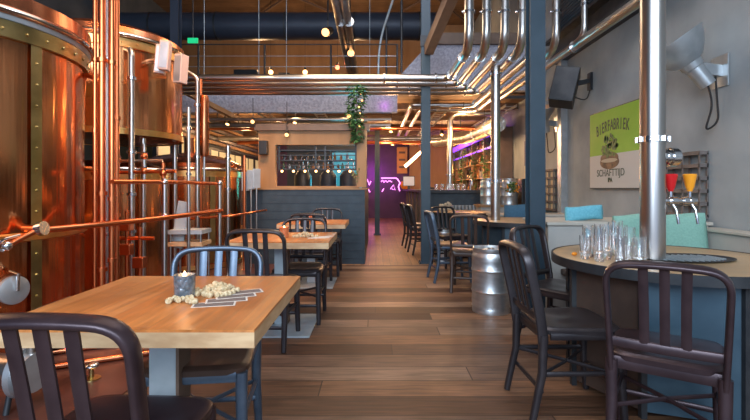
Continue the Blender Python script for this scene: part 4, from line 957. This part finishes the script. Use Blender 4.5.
t = garland(-.31, 7.0, 1.88, 2.74, .17, 620, 'hanging_plant', 'leafy green plant hanging from the pipes with orange fairy lights', 6, 'leaf', .065)
garland(-.30, 7.04, 1.25, 1.50, .06, 50, 'hanging_plant', 'small pale plant at the right end of the kiosk bulbs', 0, 'hop_green', .035)

# ================================================================== BACK AREA: neon, bar, shelves
t = thing('neon_sign', 'pink neon sign on the violet back wall', 'neon sign', (.25,17.36,1.12))
nb = MB().tube(fillet([(-.05,0,.42),(.55,0,.42),(.68,0,.22),(.60,0,.12),(.66,0,-.08)],.06),.018,8).tube([(-.05,0,.28),(.0,-.0,.34),(.06,0,.26),(.12,0,.33),(.18,0,.26),(.26,0,.32),(.36,0,.27)],.016,8).tube([(.3,0,.0),(.42,0,.16),(.48,0,-.04),(.36,0,.0)],.014,8).tube([(-.02,0,-.1),(.05,0,.02)],.014,8)
nb.tube([(-.75,0,.4),(-.68,0,.2),(-.6,0,.4),(-.5,0,.15),(-.45,0,.3)],.018,8).tube([(-.75,0,.1),(-.55,0,.0),(-.48,0,-.12)],.018,8)
nb.build('tube','neon_pink',t)
t = thing('bar_counter', 'long navy bar counter receding on the right of the aisle', 'bar', (1.12, 9.3, 0))
MB().box(0,.12,0,7.6,0,1.06).box(.12,1.5,0,.10,0,1.06).build('front', 'navy', t, 0); MB().box(-.12,.5,.3,7.65,1.06,1.12).box(-.22,1.5,-.1,.3,1.06,1.12).build('top', 'dark_steel', t, 0)
for k in range(6): MB().bar((-.03,.4+k*1.25,.0),(-.03,.4+k*1.25,1.06),.05,.03).build('front_batten','brown_beam',t,0)
MB().cyl((-.15,.1,.2),(-.15,7.4,.2),.02).build('foot_rail','brass',t)
# rows of glasses on bar
t0 = None
for i in range(12):
    x = 1.25+.11*(i%6)+rnd.uniform(-.01,.01); y = 9.28+.12*(i//6)
    o = MB().lathe([(0,0),(.028,0),(.034,.12),(.031,.12),(.026,.01),(0,.01)],(x,y+.02,1.12),12).build('beer_glass','glass'); tag(o,'beer glass lined up on the near end of the bar','glass','glasses on the bar end')
t = thing('glass_crate', 'pale crates of glasses behind the farthest round table', 'crate', (1.40,8.86,0))
MB().box(-.15,.75,0,.3,0,.62).build('stand','brown_beam',t,0); MB().box(-.15,.75,0,.3,.62,.72).build('crate','bench',t,0)
g = MB()
for k in range(12): g.lathe([(.03,.71),(.034,.82),(.03,.82),(.026,.72)],(-.10+.07*k,.08,0),8,cap=False)
g.build('glasses','lamp_grey',t)['kind']='stuff'
t = thing('cash_register', 'glowing till screen on the bar counter', 'till', (1.06,15.2,1.12)); MB().box(-.14,.22,-.02,.02,.12,.42).build('screen','screen',t,0); MB().box(0,.08,-.04,.06,0,.12).build('stand','black',t,0); MB().box(-.16,.24,0,.04,.10,.44).build('bezel','black',t,0)
t = thing('cash_register', 'black slanted till screen on the bar counter right of blue post', 'till', (1.45,12.0,1.12)); mm = Matrix.Rotation(-.5,4,'Y'); MB().box(-.02,.02,-.14,.14,.04,.36,mm).build('screen','black',t,0); MB().box(-.08,.08,-.08,.08,0,.06).build('stand','black',t,0)
t = thing('pumpkin', 'orange pumpkin on the near end of the bar top', 'pumpkin', (1.06,16.4,1.12))
MB().lathe([(0,0),(.10,.0),(.17,.08),(.19,.17),(.15,.27),(.05,.31),(0,.29)],(0,0,0),20).build('shell','orange',t); MB().cyl((0,0,.29),(.02,0,.38),.02).build('stalk','leaf',t)
t = thing('wall_board', 'tall orange plywood board on the violet wall with small marks', 'board', (1.0,17.38,1.72)); MB().box(-.20,.20,-.04,0,0,1.0).build('board','orange_board',t,0)
for i in range(3): MB().box(-.12,.12,-.046,-.04,.2+.28*i,.28+.28*i).build('slot','brown_beam',t,0)
t = thing('tube_light', 'slanted glowing tube light hanging over the bar', 'lamp', (1.05,13.6,2.0)); MB().cyl((-.18,0,-.20),(.30,0,.24),.045,seg=12).build('tube','tube',t); 
for x,z in ((-.15,-.15),(.25,.2)): MB().cyl((x,0,z),(x,0,.95),.004,seg=5).build('wire','black',t)
light('POINT','tube_glow',(1.0,13.4,1.95),25,(1,.6,.35),size=.2)
struct('wall_back', MB().box(1.25,3.0,16.9,17.0,0,2.78), 'tan_wall')
# back bar shelves on right wall
t = thing('back_bar_shelf', 'tall bottle shelf behind the bar lit orange and violet', 'shelf', (2.98,9.9,0))
for z in (1.05,1.42,1.79,2.16): MB().box(-.30,0,0,6.8,z-.02,z).build('shelf_board','tan_wall',t,0)
for y in (0,1.36,2.72,4.08,5.44,6.8): MB().box(-.31,-.0,y-.03,y+.03,0,2.5).build('upright','brown_beam',t,0)
MB().box(-.03,0,0,6.8,0,2.5).build('back_panel','orange_board',t,0)
MB().box(-.35,-.3,0,6.8,2.38,2.52).build('led_strip','led_violet',t,0); MB().box(-.30,-.28,0,6.8,2.10,2.135).build('led_strip','led_violet',t,0)
MB().box(-.5,0,0,6.8,0,.90).build('cupboard','navy',t,0)
for j,z in enumerate((1.05,1.42,1.79,2.16)):
    lab = 'bottle on the %s shelf of the back bar' % ('lowest','second','third','top')[j]; grp = 'bottles on the %s back bar shelf' % ('lowest','second','third','top')[j]
    protos = {}
    for i in range(30):
        y = 10.05+i*.21+rnd.uniform(-.03,.03)
        if any(abs(y-9.9-q) < .09 for q in (0,1.36,2.72,4.08,5.44,6.8)): continue
        v = rnd.randrange(5)
        if v not in protos:
            h = .2+.03*v; o = MB().lathe([(0,0),(.04,0),(.042,h*.55),(.015,h*.75),(.015,h),(0,h)],(0,0,0),10).build('bottle',bottle_mats[v]); tag(o,lab,'bottle',grp); protos[v] = o
        else: o = dup(protos[v])
        o.location = (2.80, y, z)
for i,y in enumerate((10.6,12.0,13.6,15.2)):
    garland(2.58,y,1.15,2.36,.14,300,'hanging_plant','%s leafy garland from the near end hanging before the bottle shelf' % ords[i],0,'leaf',.06)
for y,e in ((10.6,22),(12.4,22),(14.6,26)): light('POINT','shelf_orange_glow',(2.3,y,1.6),e,(1,.42,.12),size=.1)
for y in (11,14): light('POINT','shelf_violet_glow',(2.35,y,2.5),11,(.3,.08,1),size=.08)
t = thing('picture', 'violet and cream painting on the right wall beyond the kegs', 'picture', (2.99,8.75,1.1))
MB().box(-.03,0,-.28,.28,0,1.0).build('canvas','cream',t,0); MB().box(-.034,-.03,-.27,.27,.5,.99).build('print','purple_wall',t,0)
t = thing('beer_faucet', 'chrome bar tap standing on the bar counter end', 'tap', (1.95,9.35,1.12)); MB().tube(fillet([(0,0,0),(0,0,.2),(0,-.14,.2),(0,-.14,.1)],.04),.02).build('tap_body','chrome',t); MB().cyl((0,-.05,.2),(0,-.05,.32),.015).build('handle','brass',t)
b = MB()
for k in range(24): b.ball((rnd.uniform(-.1,.1),rnd.uniform(-.05,.05),rnd.uniform(.0,.13)+.02),.028,6)
t = tag(b.build('dried_flowers','cream',None,30,loc=(1.20,7.8,.752)),'small pale bunch of dried flowers on the farthest round table','flowers')
